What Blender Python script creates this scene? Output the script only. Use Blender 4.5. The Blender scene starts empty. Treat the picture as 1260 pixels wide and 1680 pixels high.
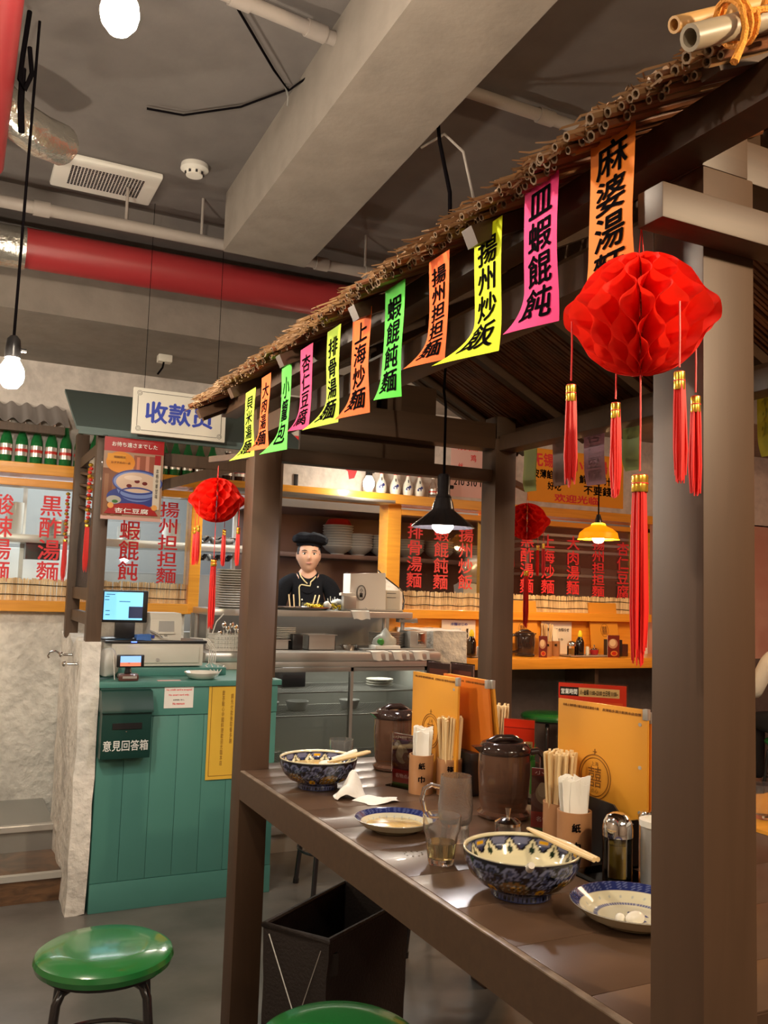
import bpy, bmesh, math, random
from mathutils import Vector, Matrix
from mathutils.bvhtree import BVHTree
random.seed(7)
SC = bpy.context.scene
COL = SC.collection
PI = math.pi

# ------------------------------------------------------------------ camera
cam = bpy.data.cameras.new('camera'); camo = bpy.data.objects.new('camera', cam); COL.objects.link(camo)
_r = Vector((0.8970, -0.4410, 0.0318)); _d = Vector((0.0680, 0.0662, -0.9955)); _f = Vector((0.4368, 0.8950, 0.0893))
_f.normalize(); _r = (_r - _f * _r.dot(_f)).normalized(); _u = _r.cross(_f)
camo.matrix_world = Matrix(((_r.x, _u.x, -_f.x, 0), (_r.y, _u.y, -_f.y, 0), (_r.z, _u.z, -_f.z, 1.37), (0, 0, 0, 1)))
cam.sensor_fit = 'VERTICAL'; cam.sensor_height = 24; cam.lens = 1452 / 1680 * 24; cam.clip_start = .02
SC.camera = camo
# ------------------------------------------------------------------ world + exposure
W = bpy.data.worlds.new('dim_surroundings'); SC.world = W; W.use_nodes = True
W.node_tree.nodes['Background'].inputs[0].default_value = (.55, .5, .45, 1)
W.node_tree.nodes['Background'].inputs[1].default_value = .03
SC.view_settings.view_transform = 'Standard'; SC.view_settings.look = 'None'
SC.view_settings.exposure = 0.25; SC.view_settings.gamma = 1.0; SC.view_settings.use_curve_mapping = False
SC.cycles.max_bounces = 12; SC.cycles.transparent_max_bounces = 16
SC.cycles.use_denoising = True; SC.cycles.caustics_reflective = False; SC.cycles.caustics_refractive = False
SC.cycles.sample_clamp_indirect = 4.0
# soft fill added for the unseen dining room, behind and right of the viewer
def area(name, loc, size, power, color, rot=(0, 0, 0)):
    l = bpy.data.lights.new(name, 'AREA'); l.shape = 'RECTANGLE'; l.size, l.size_y = size; l.energy = power; l.color = color
    o = bpy.data.objects.new(name, l); COL.objects.link(o); o.location = loc; o.rotation_euler = rot; return o
area('dining_room_fill', (1.6, -2.2, 2.9), (2.5, 1.5), 50, (1, .84, .66))
area('dining_room_fill', (4.6, 1.6, 2.9), (1.2, 1.6), 70, (1, .66, .42))
area('kitchen_light', (.8, 6.2, 2.46), (1.8, .5), 48, (.93, .97, 1))
area('pass_fill', (1.9, 4.86, 1.90), (1.0, .06), 9, (1, .93, .80))  # unseen light added to brighten the things on the pass
area('cooler_fill', (2.0, 4.7, .945), (.9, .1), 2.2, (1, .97, .88))  # fill added to lift the dark cooler interior
area('kitchen_light', (3.6, 6.2, 2.46), (2.0, .5), 70, (1, .95, .88))
BULB_W = 640.0      # emission of the bare bulbs

# ------------------------------------------------------------------ materials
def _nt(name):
    m = bpy.data.materials.new(name); m.use_nodes = True
    return m, m.node_tree, m.node_tree.nodes['Principled BSDF']
def M(name, col, rough=.5, metal=0., n=None, bump=0., bscale=60, trans=0., ior=1.45, spec=None, alpha=None, stretch=(1, 1, 1), coat=0, emit=None, sheen=0):
    """n = (scale, amount, colour2) mottles the colour; bump adds fine relief"""
    m, t, b = _nt(name)
    b.inputs['Base Color'].default_value = (*col, 1); b.inputs['Roughness'].default_value = rough; b.inputs['Metallic'].default_value = metal
    if spec is not None: b.inputs['Specular IOR Level'].default_value = spec
    if trans: b.inputs['Transmission Weight'].default_value = trans; b.inputs['IOR'].default_value = ior
    if coat: b.inputs['Coat Weight'].default_value = coat; b.inputs['Coat Roughness'].default_value = .08
    if sheen: b.inputs['Sheen Weight'].default_value = sheen
    if emit: b.inputs['Emission Color'].default_value = (*emit[0], 1); b.inputs['Emission Strength'].default_value = emit[1]
    tc = t.nodes.new('ShaderNodeTexCoord'); mp = t.nodes.new('ShaderNodeMapping'); t.links.new(tc.outputs['Object'], mp.inputs[0])
    mp.inputs['Scale'].default_value = stretch
    if n is None: n = (9, .12, tuple(c * .8 for c in col))
    ns = t.nodes.new('ShaderNodeTexNoise'); ns.inputs['Scale'].default_value = n[0]; ns.inputs['Detail'].default_value = 6
    t.links.new(mp.outputs[0], ns.inputs[0])
    rp = t.nodes.new('ShaderNodeValToRGB'); rp.color_ramp.elements[0].position = .38; rp.color_ramp.elements[1].position = .66
    a = n[1]
    rp.color_ramp.elements[0].color = (*col, 1)
    rp.color_ramp.elements[1].color = (*[c * (1 - a) + d * a for c, d in zip(col, n[2])], 1)
    t.links.new(ns.outputs['Fac'], rp.inputs[0]); t.links.new(rp.outputs[0], b.inputs['Base Color'])
    if bump:
        n2 = t.nodes.new('ShaderNodeTexNoise'); n2.inputs['Scale'].default_value = bscale; n2.inputs['Detail'].default_value = 4
        bp = t.nodes.new('ShaderNodeBump'); bp.inputs['Strength'].default_value = bump; bp.inputs['Distance'].default_value = .01
        t.links.new(mp.outputs[0], n2.inputs[0]); t.links.new(n2.outputs['Fac'], bp.inputs['Height']); t.links.new(bp.outputs[0], b.inputs['Normal'])
    return m
def glassmat(name, tint=(1, 1, 1), refl=.5):
    """thin clear sheet: see-through with a mirror-like sheen"""
    m, t, b = _nt(name); t.nodes.remove(b); out = t.nodes['Material Output']
    tr = t.nodes.new('ShaderNodeBsdfTransparent'); tr.inputs[0].default_value = (*tint, 1)
    gl = t.nodes.new('ShaderNodeBsdfGlossy'); gl.inputs['Roughness'].default_value = .03
    fr = t.nodes.new('ShaderNodeFresnel'); fr.inputs[0].default_value = 1.5
    mx = t.nodes.new('ShaderNodeMixShader'); t.links.new(fr.outputs[0], mx.inputs[0]); t.links.new(tr.outputs[0], mx.inputs[1]); t.links.new(gl.outputs[0], mx.inputs[2])
    t.links.new(mx.outputs[0], out.inputs[0]); return m
def vcol(name, rough=.35, coat=0, bump=0):
    """colour comes from the mesh's printed colour attribute"""
    m, t, b = _nt(name); a = t.nodes.new('ShaderNodeAttribute'); a.attribute_name = 'Col'
    t.links.new(a.outputs['Color'], b.inputs['Base Color']); b.inputs['Roughness'].default_value = rough; b.inputs['Coat Weight'].default_value = coat
    return m
def emis(name, col, s):
    m, t, b = _nt(name); b.inputs['Base Color'].default_value = (*col, 1)
    b.inputs['Emission Color'].default_value = (*col, 1); b.inputs['Emission Strength'].default_value = s; return m
def plaster(name, base, dark, rough=.85, s=3.0, amt=1.0, bump=.6):
    """rough white plaster with grey blotches and trowel relief"""
    m, t, b = _nt(name); tc = t.nodes.new('ShaderNodeTexCoord')
    n1 = t.nodes.new('ShaderNodeTexNoise'); n1.inputs['Scale'].default_value = s; n1.inputs['Detail'].default_value = 10; n1.inputs['Roughness'].default_value = .62; n1.inputs['Distortion'].default_value = .6
    n2 = t.nodes.new('ShaderNodeTexNoise'); n2.inputs['Scale'].default_value = s * 6; n2.inputs['Detail'].default_value = 8
    for q in (n1, n2): t.links.new(tc.outputs['Object'], q.inputs[0])
    r = t.nodes.new('ShaderNodeValToRGB'); e = r.color_ramp.elements
    e[0].position = .47; e[0].color = (*base, 1); e[1].position = .80; e[1].color = (*[c * (1 - amt) + d * amt for c, d in zip(base, dark)], 1)
    r2 = t.nodes.new('ShaderNodeValToRGB'); e = r2.color_ramp.elements
    e[0].position = .3; e[0].color = (.78, .78, .78, 1); e[1].position = .6; e[1].color = (1, 1, 1, 1)
    mx = t.nodes.new('ShaderNodeMix'); mx.data_type = 'RGBA'; mx.blend_type = 'MULTIPLY'; mx.inputs[0].default_value = .7
    t.links.new(n1.outputs['Fac'], r.inputs[0]); t.links.new(n2.outputs['Fac'], r2.inputs[0])
    t.links.new(r.outputs[0], mx.inputs[6]); t.links.new(r2.outputs[0], mx.inputs[7]); t.links.new(mx.outputs[2], b.inputs['Base Color'])
    bp = t.nodes.new('ShaderNodeBump'); bp.inputs['Strength'].default_value = bump; bp.inputs['Distance'].default_value = .02
    t.links.new(n2.outputs['Fac'], bp.inputs['Height']); t.links.new(bp.outputs[0], b.inputs['Normal']); b.inputs['Roughness'].default_value = rough
    return m
def wood(name, c1, c2, rough=.5, scale=(1, 1, 14), k=3.0, coat=0):
    m, t, b = _nt(name); tc = t.nodes.new('ShaderNodeTexCoord'); mp = t.nodes.new('ShaderNodeMapping'); mp.inputs['Scale'].default_value = scale
    n = t.nodes.new('ShaderNodeTexNoise'); n.inputs['Scale'].default_value = k; n.inputs['Detail'].default_value = 8; n.inputs['Distortion'].default_value = .8
    r = t.nodes.new('ShaderNodeValToRGB'); r.color_ramp.elements[0].position = .35; r.color_ramp.elements[1].position = .7
    r.color_ramp.elements[0].color = (*c1, 1); r.color_ramp.elements[1].color = (*c2, 1)
    t.links.new(tc.outputs['Object'], mp.inputs[0]); t.links.new(mp.outputs[0], n.inputs[0]); t.links.new(n.outputs['Fac'], r.inputs[0]); t.links.new(r.outputs[0], b.inputs['Base Color'])
    bp = t.nodes.new('ShaderNodeBump'); bp.inputs['Strength'].default_value = .08; t.links.new(n.outputs['Fac'], bp.inputs['Height']); t.links.new(bp.outputs[0], b.inputs['Normal'])
    b.inputs['Roughness'].default_value = rough; b.inputs['Coat Weight'].default_value = coat; return m

m_ceil = plaster('ceiling_concrete', (.17, .152, .142), (.13, .115, .108), s=1.2, amt=.6, bump=.25)
m_beamc = plaster('beam_concrete', (.27, .235, .20), (.20, .175, .15), s=1.5, amt=.6, bump=.25)
m_wall = plaster('white_plaster', (.92, .89, .82), (.34, .33, .31), s=3.6, amt=.9, bump=.9)
m_wall2 = plaster('shelf_wall_plaster', (.74, .68, .62), (.36, .33, .31), s=4, amt=.7, bump=.3)
m_dado = plaster('grey_dado', (.14, .115, .105), (.07, .06, .055), s=3, amt=.7, bump=.3)
m_dining = plaster('dining_room_wall', (.42, .33, .26), (.3, .24, .2), s=1.5, amt=.5, bump=.2)
m_floor = M('grey_vinyl_floor', (.105, .098, .09), .30, n=(3.2, .75, (.20, .185, .17)), bump=.06, bscale=14)
m_timber = wood('brown_painted_timber', (.085, .044, .023), (.070, .036, .018), .50, (6, 6, .6), 4)
m_timber_h = wood('brown_painted_timber_flat', (.078, .040, .020), (.062, .031, .016), .50, (1, 12, 12), 4)
m_table = wood('brown_laminate_table', (.108, .062, .038), (.088, .050, .030), .30, (1, 5, 1), 3, coat=.10)
m_edge = M('pale_worn_edge', (.30, .23, .17), .4, n=(22, .9, (.13, .085, .055)))
m_booth = wood('booth_timber', (.10, .06, .036), (.07, .042, .026), .5, (8, 8, 1), 5)
m_orange = wood('orange_varnished_wood', (.90, .40, .04), (.78, .32, .03), .35, (1, 5, 22), 3, coat=.4)
m_reed = M('brown_reed', (.22, .075, .028), .42, n=(14, .8, (.09, .035, .016)), stretch=(1, 1, 1))
m_reed2 = M('tan_reed', (.33, .18, .075), .5, n=(20, .7, (.2, .11, .05)))
m_reed_in = M('reed_pith', (.20, .12, .06), .8)
m_bamboo = M('grey_bamboo', (.40, .33, .235), .38, n=(9, .7, (.24, .19, .13)))
m_bamboo2 = M('yellow_bamboo', (.62, .36, .13), .45, n=(9, .6, (.42, .22, .07)))
m_screen = M('reed_screen', (.92, .74, .46), .7, n=(40, .7, (.45, .28, .13)), stretch=(1, 1, .05))
m_rope = M('orange_rope', (.85, .33, .04), .8, bump=.5, bscale=300)
m_steel = M('brushed_steel', (.66, .65, .62), .28, .6, n=(4, .25, (.52, .51, .49)), stretch=(1, 1, 12))
m_steeld = M('dull_steel', (.38, .38, .36), .38, .5)
m_chrome = M('chrome', (.82, .81, .79), .08, 1.)
m_black = M('black_plastic', (.018, .017, .018), .3)
m_blackm = M('black_enamel', (.02, .018, .02), .22, coat=.6)
m_white = M('white_plastic', (.80, .78, .72), .4)
m_cream = M('cream_plastic', (.72, .69, .60), .45)
m_teal = M('teal_paint', (.085, .275, .235), .42, n=(2.2, .5, (.065, .22, .19)))
m_teald = M('dark_green_paint', (.008, .05, .04), .4)
m_slate = M('slate_green_board', (.11, .16, .155), .6, n=(3, .4, (.08, .12, .115)))
m_tin = M('corrugated_tin', (.33, .31, .31), .4, .6)
m_redpipe = M('red_pipe_paint', (.36, .03, .035), .4, n=(5, .3, (.28, .03, .03)))
m_pipe = M('grey_pipe', (.34, .30, .27), .55)
m_foil = M('foil_duct', (.7, .68, .62), .25, .9, bump=.8, bscale=30)
m_green_v = M('green_vinyl', (.018, .185, .04), .22, coat=.6, n=(6, .3, (.015, .15, .03)))
m_porc = M('white_porcelain', (.86, .83, .74), .12, coat=.5)
m_porcg = M('grey_porcelain', (.5, .5, .48), .3)
m_wood_l = M('pale_chopstick_wood', (.80, .60, .32), .6, n=(30, .5, (.68, .46, .22)), stretch=(1, 1, .1))
m_tubew = wood('bamboo_cup', (.47, .235, .105), (.38, .18, .08), .4, (3, 3, 1), 8, coat=.3)
m_paper = M('white_paper', (.90, .88, .82), .8, n=(12, .15, (.8, .78, .72)))
m_paperw = M('crumpled_paper', (.88, .85, .78), .85, bump=.4, bscale=40)
m_ink = M('black_ink', (.006, .005, .006), .95, spec=0)
m_redink = M('red_lettering', (.82, .035, .045), .5)
m_blueink = M('blue_lettering', (.03, .06, .42), .5)
m_whiteink = M('white_lettering', (.82, .84, .80), .6)
m_goldink = M('brown_print', (.22, .08, .01), .6)
m_red = M('red_tissue_paper', (.86, .022, .012), .75, n=(14, .3, (.7, .015, .01)), sheen=.2)
m_redthread = M('red_silk_thread', (.84, .018, .012), .45, n=(60, .5, (.55, .01, .01)), stretch=(1, 1, .04))
m_gold = M('gold_foil', (.95, .62, .08), .22, .85)
m_menu = M('amber_menu_board', (.80, .36, .035), .45, n=(2, .25, (.68, .28, .03)), coat=.2)
m_menu2 = M('orange_menu_board', (.72, .19, .015), .45, coat=.2)
m_glass = M('drinking_glass', (1, 1, 1), .05, trans=.96, ior=1.47, n=(3, 0, (1, 1, 1)))
m_frost = M('frosted_glass', (.98, .98, .98), .07, trans=.95, ior=1.45, n=(80, .3, (.85, .85, .85)), bump=.15, bscale=250)
m_pane = glassmat('window_glass', (.93, .95, .94))
m_pane2 = glassmat('cooler_glass', (.84, .85, .82))
m_acry = glassmat('clear_acrylic', (.97, .97, .97))
m_tea = M('tea', (.90, .80, .36), .02, trans=.96, ior=1.33, n=(3, 0, (1, 1, 1)))
m_oil = M('oil', (.80, .55, .10), .05, trans=.55, ior=1.4, n=(3, 0, (1, 1, 1)))
m_jug = M('brown_jug_plastic', (.24, .12, .075), .15, trans=.6, ior=1.3, n=(3, .2, (.1, .05, .03)), coat=.5)
m_jugd = M('dark_jug_plastic', (.05, .03, .025), .12, trans=.35, ior=1.3, coat=.6)
m_soy = M('soy_sauce', (.012, .006, .004), .08, coat=.6)
m_bottle = M('green_bottle_glass', (.04, .42, .11), .06, trans=.6, ior=1.4, coat=.5)
m_dkbottle = M('dark_bottle_glass', (.06, .02, .012), .08, coat=.6)
m_skin = M('skin', (.68, .38, .25), .5, n=(12, .25, (.62, .32, .2)))
m_hair = M('black_hair', (.012, .01, .01), .45)
m_jacket = M('black_chef_cloth', (.007, .0075, .010), .9, spec=.2, bump=.3, bscale=90)
m_hat = M('black_hat_cloth', (.004, .004, .006), .9, spec=.15, bump=.3, bscale=60)
m_trouser = M('dark_trousers', (.02, .02, .025), .85)
m_shirt = M('white_cotton_shirt', (.82, .78, .68), .85, bump=.3, bscale=40)
m_piping = M('cream_piping', (.75, .62, .32), .6)
m_basket = M('dark_brown_fabric', (.022, .014, .011), .7, bump=.3, bscale=120)
m_yellow = M('yellow_sheet', (.80, .50, .05), .6)
m_yellowp = M('yellow_plastic', (.90, .68, .02), .35)
m_redp = M('red_plastic', (.65, .04, .03), .35)
def translucent(name, col, mix=.5, rough=.5):
    m, t, b = _nt(name); out = t.nodes['Material Output']; b.inputs['Base Color'].default_value = (*col, 1); b.inputs['Roughness'].default_value = rough
    tl = t.nodes.new('ShaderNodeBsdfTranslucent'); tl.inputs[0].default_value = (*col, 1); mx = t.nodes.new('ShaderNodeMixShader'); mx.inputs[0].default_value = mix
    t.links.new(b.outputs[0], mx.inputs[1]); t.links.new(tl.outputs[0], mx.inputs[2]); t.links.new(mx.outputs[0], out.inputs[0]); return m
m_shade_y = translucent('yellow_lamp_shade', (.98, .68, .04), .5, .35)
m_bulb = emis('lit_bulb', (1, .86, .68), BULB_W)
m_bulb_n = emis('lit_amber_bulb', (1, .76, .48), BULB_W * 1.7)
m_bulb_s = emis('lit_small_bulb', (1, .88, .70), BULB_W * .17)
m_bulb_w = emis('lit_white_bulb', (1, .95, .95), 260)
m_bulb_y = emis('lit_warm_bulb', (1, .62, .28), 420)
m_tube = emis('kitchen_tube', (.95, .98, 1), 6)
m_print = vcol('printed_colours', .4, .2); m_glaze = vcol('glazed_decoration', .12, .6)
m_woodstep = wood('dark_grained_wood', (.20, .10, .045), (.05, .025, .012), .35, (1.5, 1.5, 8), 5, coat=.4)
m_chalk = M('carved_dark_screen', (.03, .028, .028), .5, bump=1.0, bscale=60)
m_kitw = M('kitchen_wall_panel', (.40, .41, .40), .35, .25, n=(1.4, .4, (.38, .38, .38)))
m_kitwarm = M('kitchen_back_panel', (.22, .145, .13), .35, .3, n=(2, .5, (.13, .09, .085)))
m_coolin = M('cooler_lining', (.50, .50, .46), .4, .2)
m_pinkp = M('pink_menu_sheet', (.85, .55, .50), .7)
m_label = M('silver_label', (.80, .76, .70), .25, .6)
m_brk = M('broth', (.62, .40, .10), .15, n=(50, .6, (.85, .6, .25)), coat=.6)
m_grn = M('green_leaf', (.04, .25, .03), .5)

ORD = ['lowest', 'second', 'third', 'fourth', 'fifth', 'sixth', 'seventh', 'eighth', 'ninth', 'tenth', 'eleventh', 'twelfth', 'thirteenth', 'fourteenth', 'fifteenth', 'sixteenth', 'seventeenth']
def nth(k, n, frm='from the bottom'):
    return 'topmost' if k == n - 1 and frm == 'from the bottom' else ('lowest' if k == 0 and frm == 'from the bottom' else ('first ' if k == 0 else ORD[k] + ' ') + frm)
# ------------------------------------------------------------------ mesh builder
class MB:
    def __init__(s): s.bm = bmesh.new()
    def box(s, x0, x1, y0, y1, z0, z1, bev=0):
        r = bmesh.ops.create_cube(s.bm, size=1); vs = r['verts']
        for v in vs:
            v.co = Vector(((x0 + x1) / 2 + v.co.x * (x1 - x0), (y0 + y1) / 2 + v.co.y * (y1 - y0), (z0 + z1) / 2 + v.co.z * (z1 - z0)))
        if bev:
            es = list({e for v in vs for e in v.link_edges})
            bmesh.ops.bevel(s.bm, geom=es, offset=bev, segments=2, affect='EDGES', profile=.6)
        return s
    def beam(s, p, q, w, h, up=(0, 0, 1), bev=0):
        """rectangular bar from p to q"""
        p, q = Vector(p), Vector(q); d = (q - p); L = d.length; d.normalize(); a = d.cross(Vector(up)).normalized(); b = a.cross(d)
        r = bmesh.ops.create_cube(s.bm, size=1)
        for v in r['verts']: v.co = p + d * ((v.co.x + .5) * L) + a * (v.co.y * w) + b * (v.co.z * h)
        if bev:
            es = list({e for v in r['verts'] for e in v.link_edges}); bmesh.ops.bevel(s.bm, geom=es, offset=bev, segments=1, affect='EDGES')
        return s
    def lathe(s, prof, c=(0, 0, 0), seg=32, closed=False, sq=None):
        """profile [(r,z)..]; r==0 caps"""
        c = Vector(c); rings = []
        for r, z in prof:
            if r < 1e-6: rings.append([s.bm.verts.new(c + Vector((0, 0, z)))])
            else: rings.append([s.bm.verts.new(c + Vector((r * math.cos(2 * PI * k / seg), r * math.sin(2 * PI * k / seg), z))) for k in range(seg)])
        n = len(rings)
        for i in range(n if closed else n - 1):
            a, b = rings[i], rings[(i + 1) % n]
            for k in range(seg):
                k2 = (k + 1) % seg
                if len(a) == 1 and len(b) == 1: continue
                if len(a) == 1: f = (a[0], b[k2], b[k])
                elif len(b) == 1: f = (a[k], a[k2], b[0])
                else: f = (a[k], a[k2], b[k2], b[k])
                try: s.bm.faces.new(f)
                except ValueError: pass
        return s
    def cyl(s, p, q, r0, r1=None, seg=16, caps=True):
        p, q = Vector(p), Vector(q); r1 = r0 if r1 is None else r1
        return s.tube([p, q], [r0, r1], seg, caps)
    def tube(s, pts, rad, seg=8, caps=True, closed=False):
        pts = [Vector(p) for p in pts]; n = len(pts)
        if not hasattr(rad, '__len__'): rad = [rad] * n
        rings = []; a = None
        for i, p in enumerate(pts):
            if closed: d = pts[(i + 1) % n] - pts[i - 1]
            else: d = pts[min(i + 1, n - 1)] - pts[max(i - 1, 0)]
            d = d.normalized() if d.length > 1e-9 else Vector((0, 0, 1))
            if a is None:
                a = d.orthogonal().normalized()
            else:
                a = (a - d * a.dot(d)); a = a.normalized() if a.length > 1e-6 else d.orthogonal().normalized()
            b = d.cross(a)
            rings.append([s.bm.verts.new(p + (a * math.cos(2 * PI * k / seg) + b * math.sin(2 * PI * k / seg)) * rad[i]) for k in range(seg)])
        for i in range(n if closed else n - 1):
            A, B = rings[i], rings[(i + 1) % n]
            for k in range(seg): s.bm.faces.new((A[k], A[(k + 1) % seg], B[(k + 1) % seg], B[k]))
        if caps and not closed:
            s.bm.faces.new(rings[0][::-1]); s.bm.faces.new(rings[-1])
        return s
    def sphere(s, c, r, seg=20, scale=(1, 1, 1)):
        q = bmesh.ops.create_uvsphere(s.bm, u_segments=seg, v_segments=max(6, seg * 2 // 3), radius=r)
        for v in q['verts']: v.co = Vector(c) + Vector((v.co.x * scale[0], v.co.y * scale[1], v.co.z * scale[2]))
        return s
    def prism(s, poly, axis, a0, a1):
        """polygon of 2D points extruded along axis 'x','y' or 'z'"""
        def v3(p, a):
            return {'x': (a, p[0], p[1]), 'y': (p[0], a, p[1]), 'z': (p[0], p[1], a)}[axis]
        A = [s.bm.verts.new(v3(p, a0)) for p in poly]; B = [s.bm.verts.new(v3(p, a1)) for p in poly]; n = len(poly)
        s.bm.faces.new(A); s.bm.faces.new(B[::-1])
        for i in range(n): s.bm.faces.new((A[i], B[i], B[(i + 1) % n], A[(i + 1) % n]))
        return s
    def grid(s, fn, nu, nv, thick=0):
        V = [[s.bm.verts.new(fn(i / nu, j / nv)) for j in range(nv + 1)] for i in range(nu + 1)]
        fs = [s.bm.faces.new((V[i][j], V[i + 1][j], V[i + 1][j + 1], V[i][j + 1])) for i in range(nu) for j in range(nv)]
        if thick:
            s.bm.normal_update(); bmesh.ops.solidify(s.bm, geom=fs, thickness=thick)
        return s
    def rough(s, amp, f=20, seed=0):
        from mathutils import noise
        for v in s.bm.verts:
            v.co += Vector(noise.noise_vector(v.co * f + Vector((seed, 0, 0)))) * amp
        return s
    def subdiv(s, cuts=3):
        bmesh.ops.subdivide_edges(s.bm, edges=s.bm.edges[:], cuts=cuts, use_grid_fill=True); return s
    def mesh(s, name, off=None, smooth=False):
        bmesh.ops.recalc_face_normals(s.bm, faces=s.bm.faces[:])
        if off is not None: bmesh.ops.translate(s.bm, verts=s.bm.verts[:], vec=-Vector(off))
        me = bpy.data.meshes.new(name); s.bm.to_mesh(me); s.bm.free()
        if smooth:
            me.polygons.foreach_set('use_smooth', [True] * len(me.polygons))
            try: me.set_sharp_from_angle(angle=math.radians(38))
            except Exception: pass
        return me
    def build(s, name, mat, parent=None, world=True, smooth=True, **tags):
        """link as ONE object. world=True: shape given in world coordinates"""
        off = None
        if parent is not None and world: off = wloc(parent)
        me = s.mesh(name, off, smooth)
        o = bpy.data.objects.new(name, me); COL.objects.link(o)
        if mat: me.materials.append(mat)
        if parent is not None: o.parent = parent
        for k, v in tags.items(): o[k] = v
        return o
def wloc(o):
    v = Vector((0, 0, 0))
    while o is not None: v = v + o.location; o = o.parent
    return v
def thing(name, label, cat, loc=(0, 0, 0), rz=0, group=None):
    o = bpy.data.objects.new(name, None); COL.objects.link(o); o.location = loc; o.rotation_euler = (0, 0, rz); o.empty_display_size = .05
    o['label'] = label; o['category'] = cat
    if group: o['group'] = group
    return o
def tag(o, label=None, cat=None, group=None, kind=None):
    if label: o['label'] = label
    if cat: o['category'] = cat
    if group: o['group'] = group
    if kind: o['kind'] = kind
    return o
def single(mb, name, mat, label, cat, group=None, base=None):
    """a thing that is one mesh, its origin at its base"""
    vs = [v.co for v in mb.bm.verts]
    if base is None:
        base = ((min(v.x for v in vs) + max(v.x for v in vs)) / 2, (min(v.y for v in vs) + max(v.y for v in vs)) / 2, min(v.z for v in vs))
    me = mb.mesh(name, base, True); o = bpy.data.objects.new(name, me); COL.objects.link(o); o.location = base; me.materials.append(mat)
    return tag(o, label, cat, group)
def struct(mb, name, mat, smooth=False):
    o = mb.build(name, mat, None, True, smooth); o['kind'] = 'structure'; return o
def copy_tree(o, parent=None):
    c = o.copy(); COL.objects.link(c); c.parent = parent
    for ch in o.children: copy_tree(ch, c)
    return c
def dup(o, loc, rz=None, label=None, group=None):
    c = copy_tree(o); c.location = loc
    if rz is not None: c.rotation_euler = (0, 0, rz)
    if label: c['label'] = label
    if group: c['group'] = group
    return c
def place(o, loc, rz=0): o.location = loc; o.rotation_euler = (0, 0, rz); return o

# ------------------------------------------------------------------ lettering (flat print made of thin mesh)
def glyphs(body, size, fat=.0, spacing=1.0):
    c = bpy.data.curves.new('lettering', 'FONT'); c.body = body; c.size = size; c.align_x = 'CENTER'; c.align_y = 'CENTER'; c.space_line = spacing
    c.resolution_u = 3; c.fill_mode = 'FRONT'
    o = bpy.data.objects.new('lettering', c); COL.objects.link(o)
    dg = bpy.context.evaluated_depsgraph_get(); me = bpy.data.meshes.new_from_object(o.evaluated_get(dg))
    bpy.data.objects.remove(o); bpy.data.curves.remove(c); return me
def letters(name, body, size, mat, parent, fn, fat=.02, spacing=1.0, w=None, h=None, cuts=0):
    """fn(x, y) -> world point; w/h squeeze the text block to that size"""
    me = glyphs(body, size, 0, spacing); bm = bmesh.new(); bm.from_mesh(me)
    if fat > 0:          # brush weight: the strokes are laid a few times, slightly shifted
        src = me.copy()
        for q, (dx, dy) in enumerate(((1, 0), (-1, 0), (0, 1), (0, -1))):
            k = len(bm.verts); bm.from_mesh(src); bm.verts.ensure_lookup_table()
            for v in bm.verts[k:]: v.co.x += dx * fat * size; v.co.y += dy * fat * size; v.co.z = (q + 1) * 7e-5
        bpy.data.meshes.remove(src)
    if not bm.verts: bm.free(); return None
    xs = [v.co.x for v in bm.verts]; ys = [v.co.y for v in bm.verts]
    cx, cy = (min(xs) + max(xs)) / 2, (min(ys) + max(ys)) / 2; sx = w / (max(xs) - min(xs)) if w else 1; sy = h / (max(ys) - min(ys)) if h else 1
    for v in bm.verts: v.co = Vector(((v.co.x - cx) * sx, (v.co.y - cy) * sy, v.co.z))
    if cuts:
        lo = min(v.co.y for v in bm.verts); hi = max(v.co.y for v in bm.verts)
        for k in range(1, cuts):
            bmesh.ops.bisect_plane(bm, geom=bm.verts[:] + bm.edges[:] + bm.faces[:], plane_co=(0, lo + (hi - lo) * k / cuts, 0), plane_no=(0, 1, 0))
    off = wloc(parent) if parent is not None else Vector((0, 0, 0))
    for v in bm.verts:
        p = Vector(fn(v.co.x, v.co.y)); n = (Vector(fn(v.co.x + 1e-4, v.co.y)) - p).cross(Vector(fn(v.co.x, v.co.y + 1e-4)) - p)
        if n.length > 0: n.normalize()
        v.co = p + n * v.co.z - off
    bm.to_mesh(me); bm.free(); me.materials.clear(); me.materials.append(mat)
    o = bpy.data.objects.new(name, me); COL.objects.link(o)
    if parent is not None: o.parent = parent
    return o
def on_y(cx, y, cz):                    # on a wall facing -Y
    return lambda a, b: (cx + a, y, cz + b)
def on_x(x, cy, cz):                    # on a plane facing -X
    return lambda a, b: (x, cy - a, cz + b)
def vert(s): return '\n'.join(s)
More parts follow.
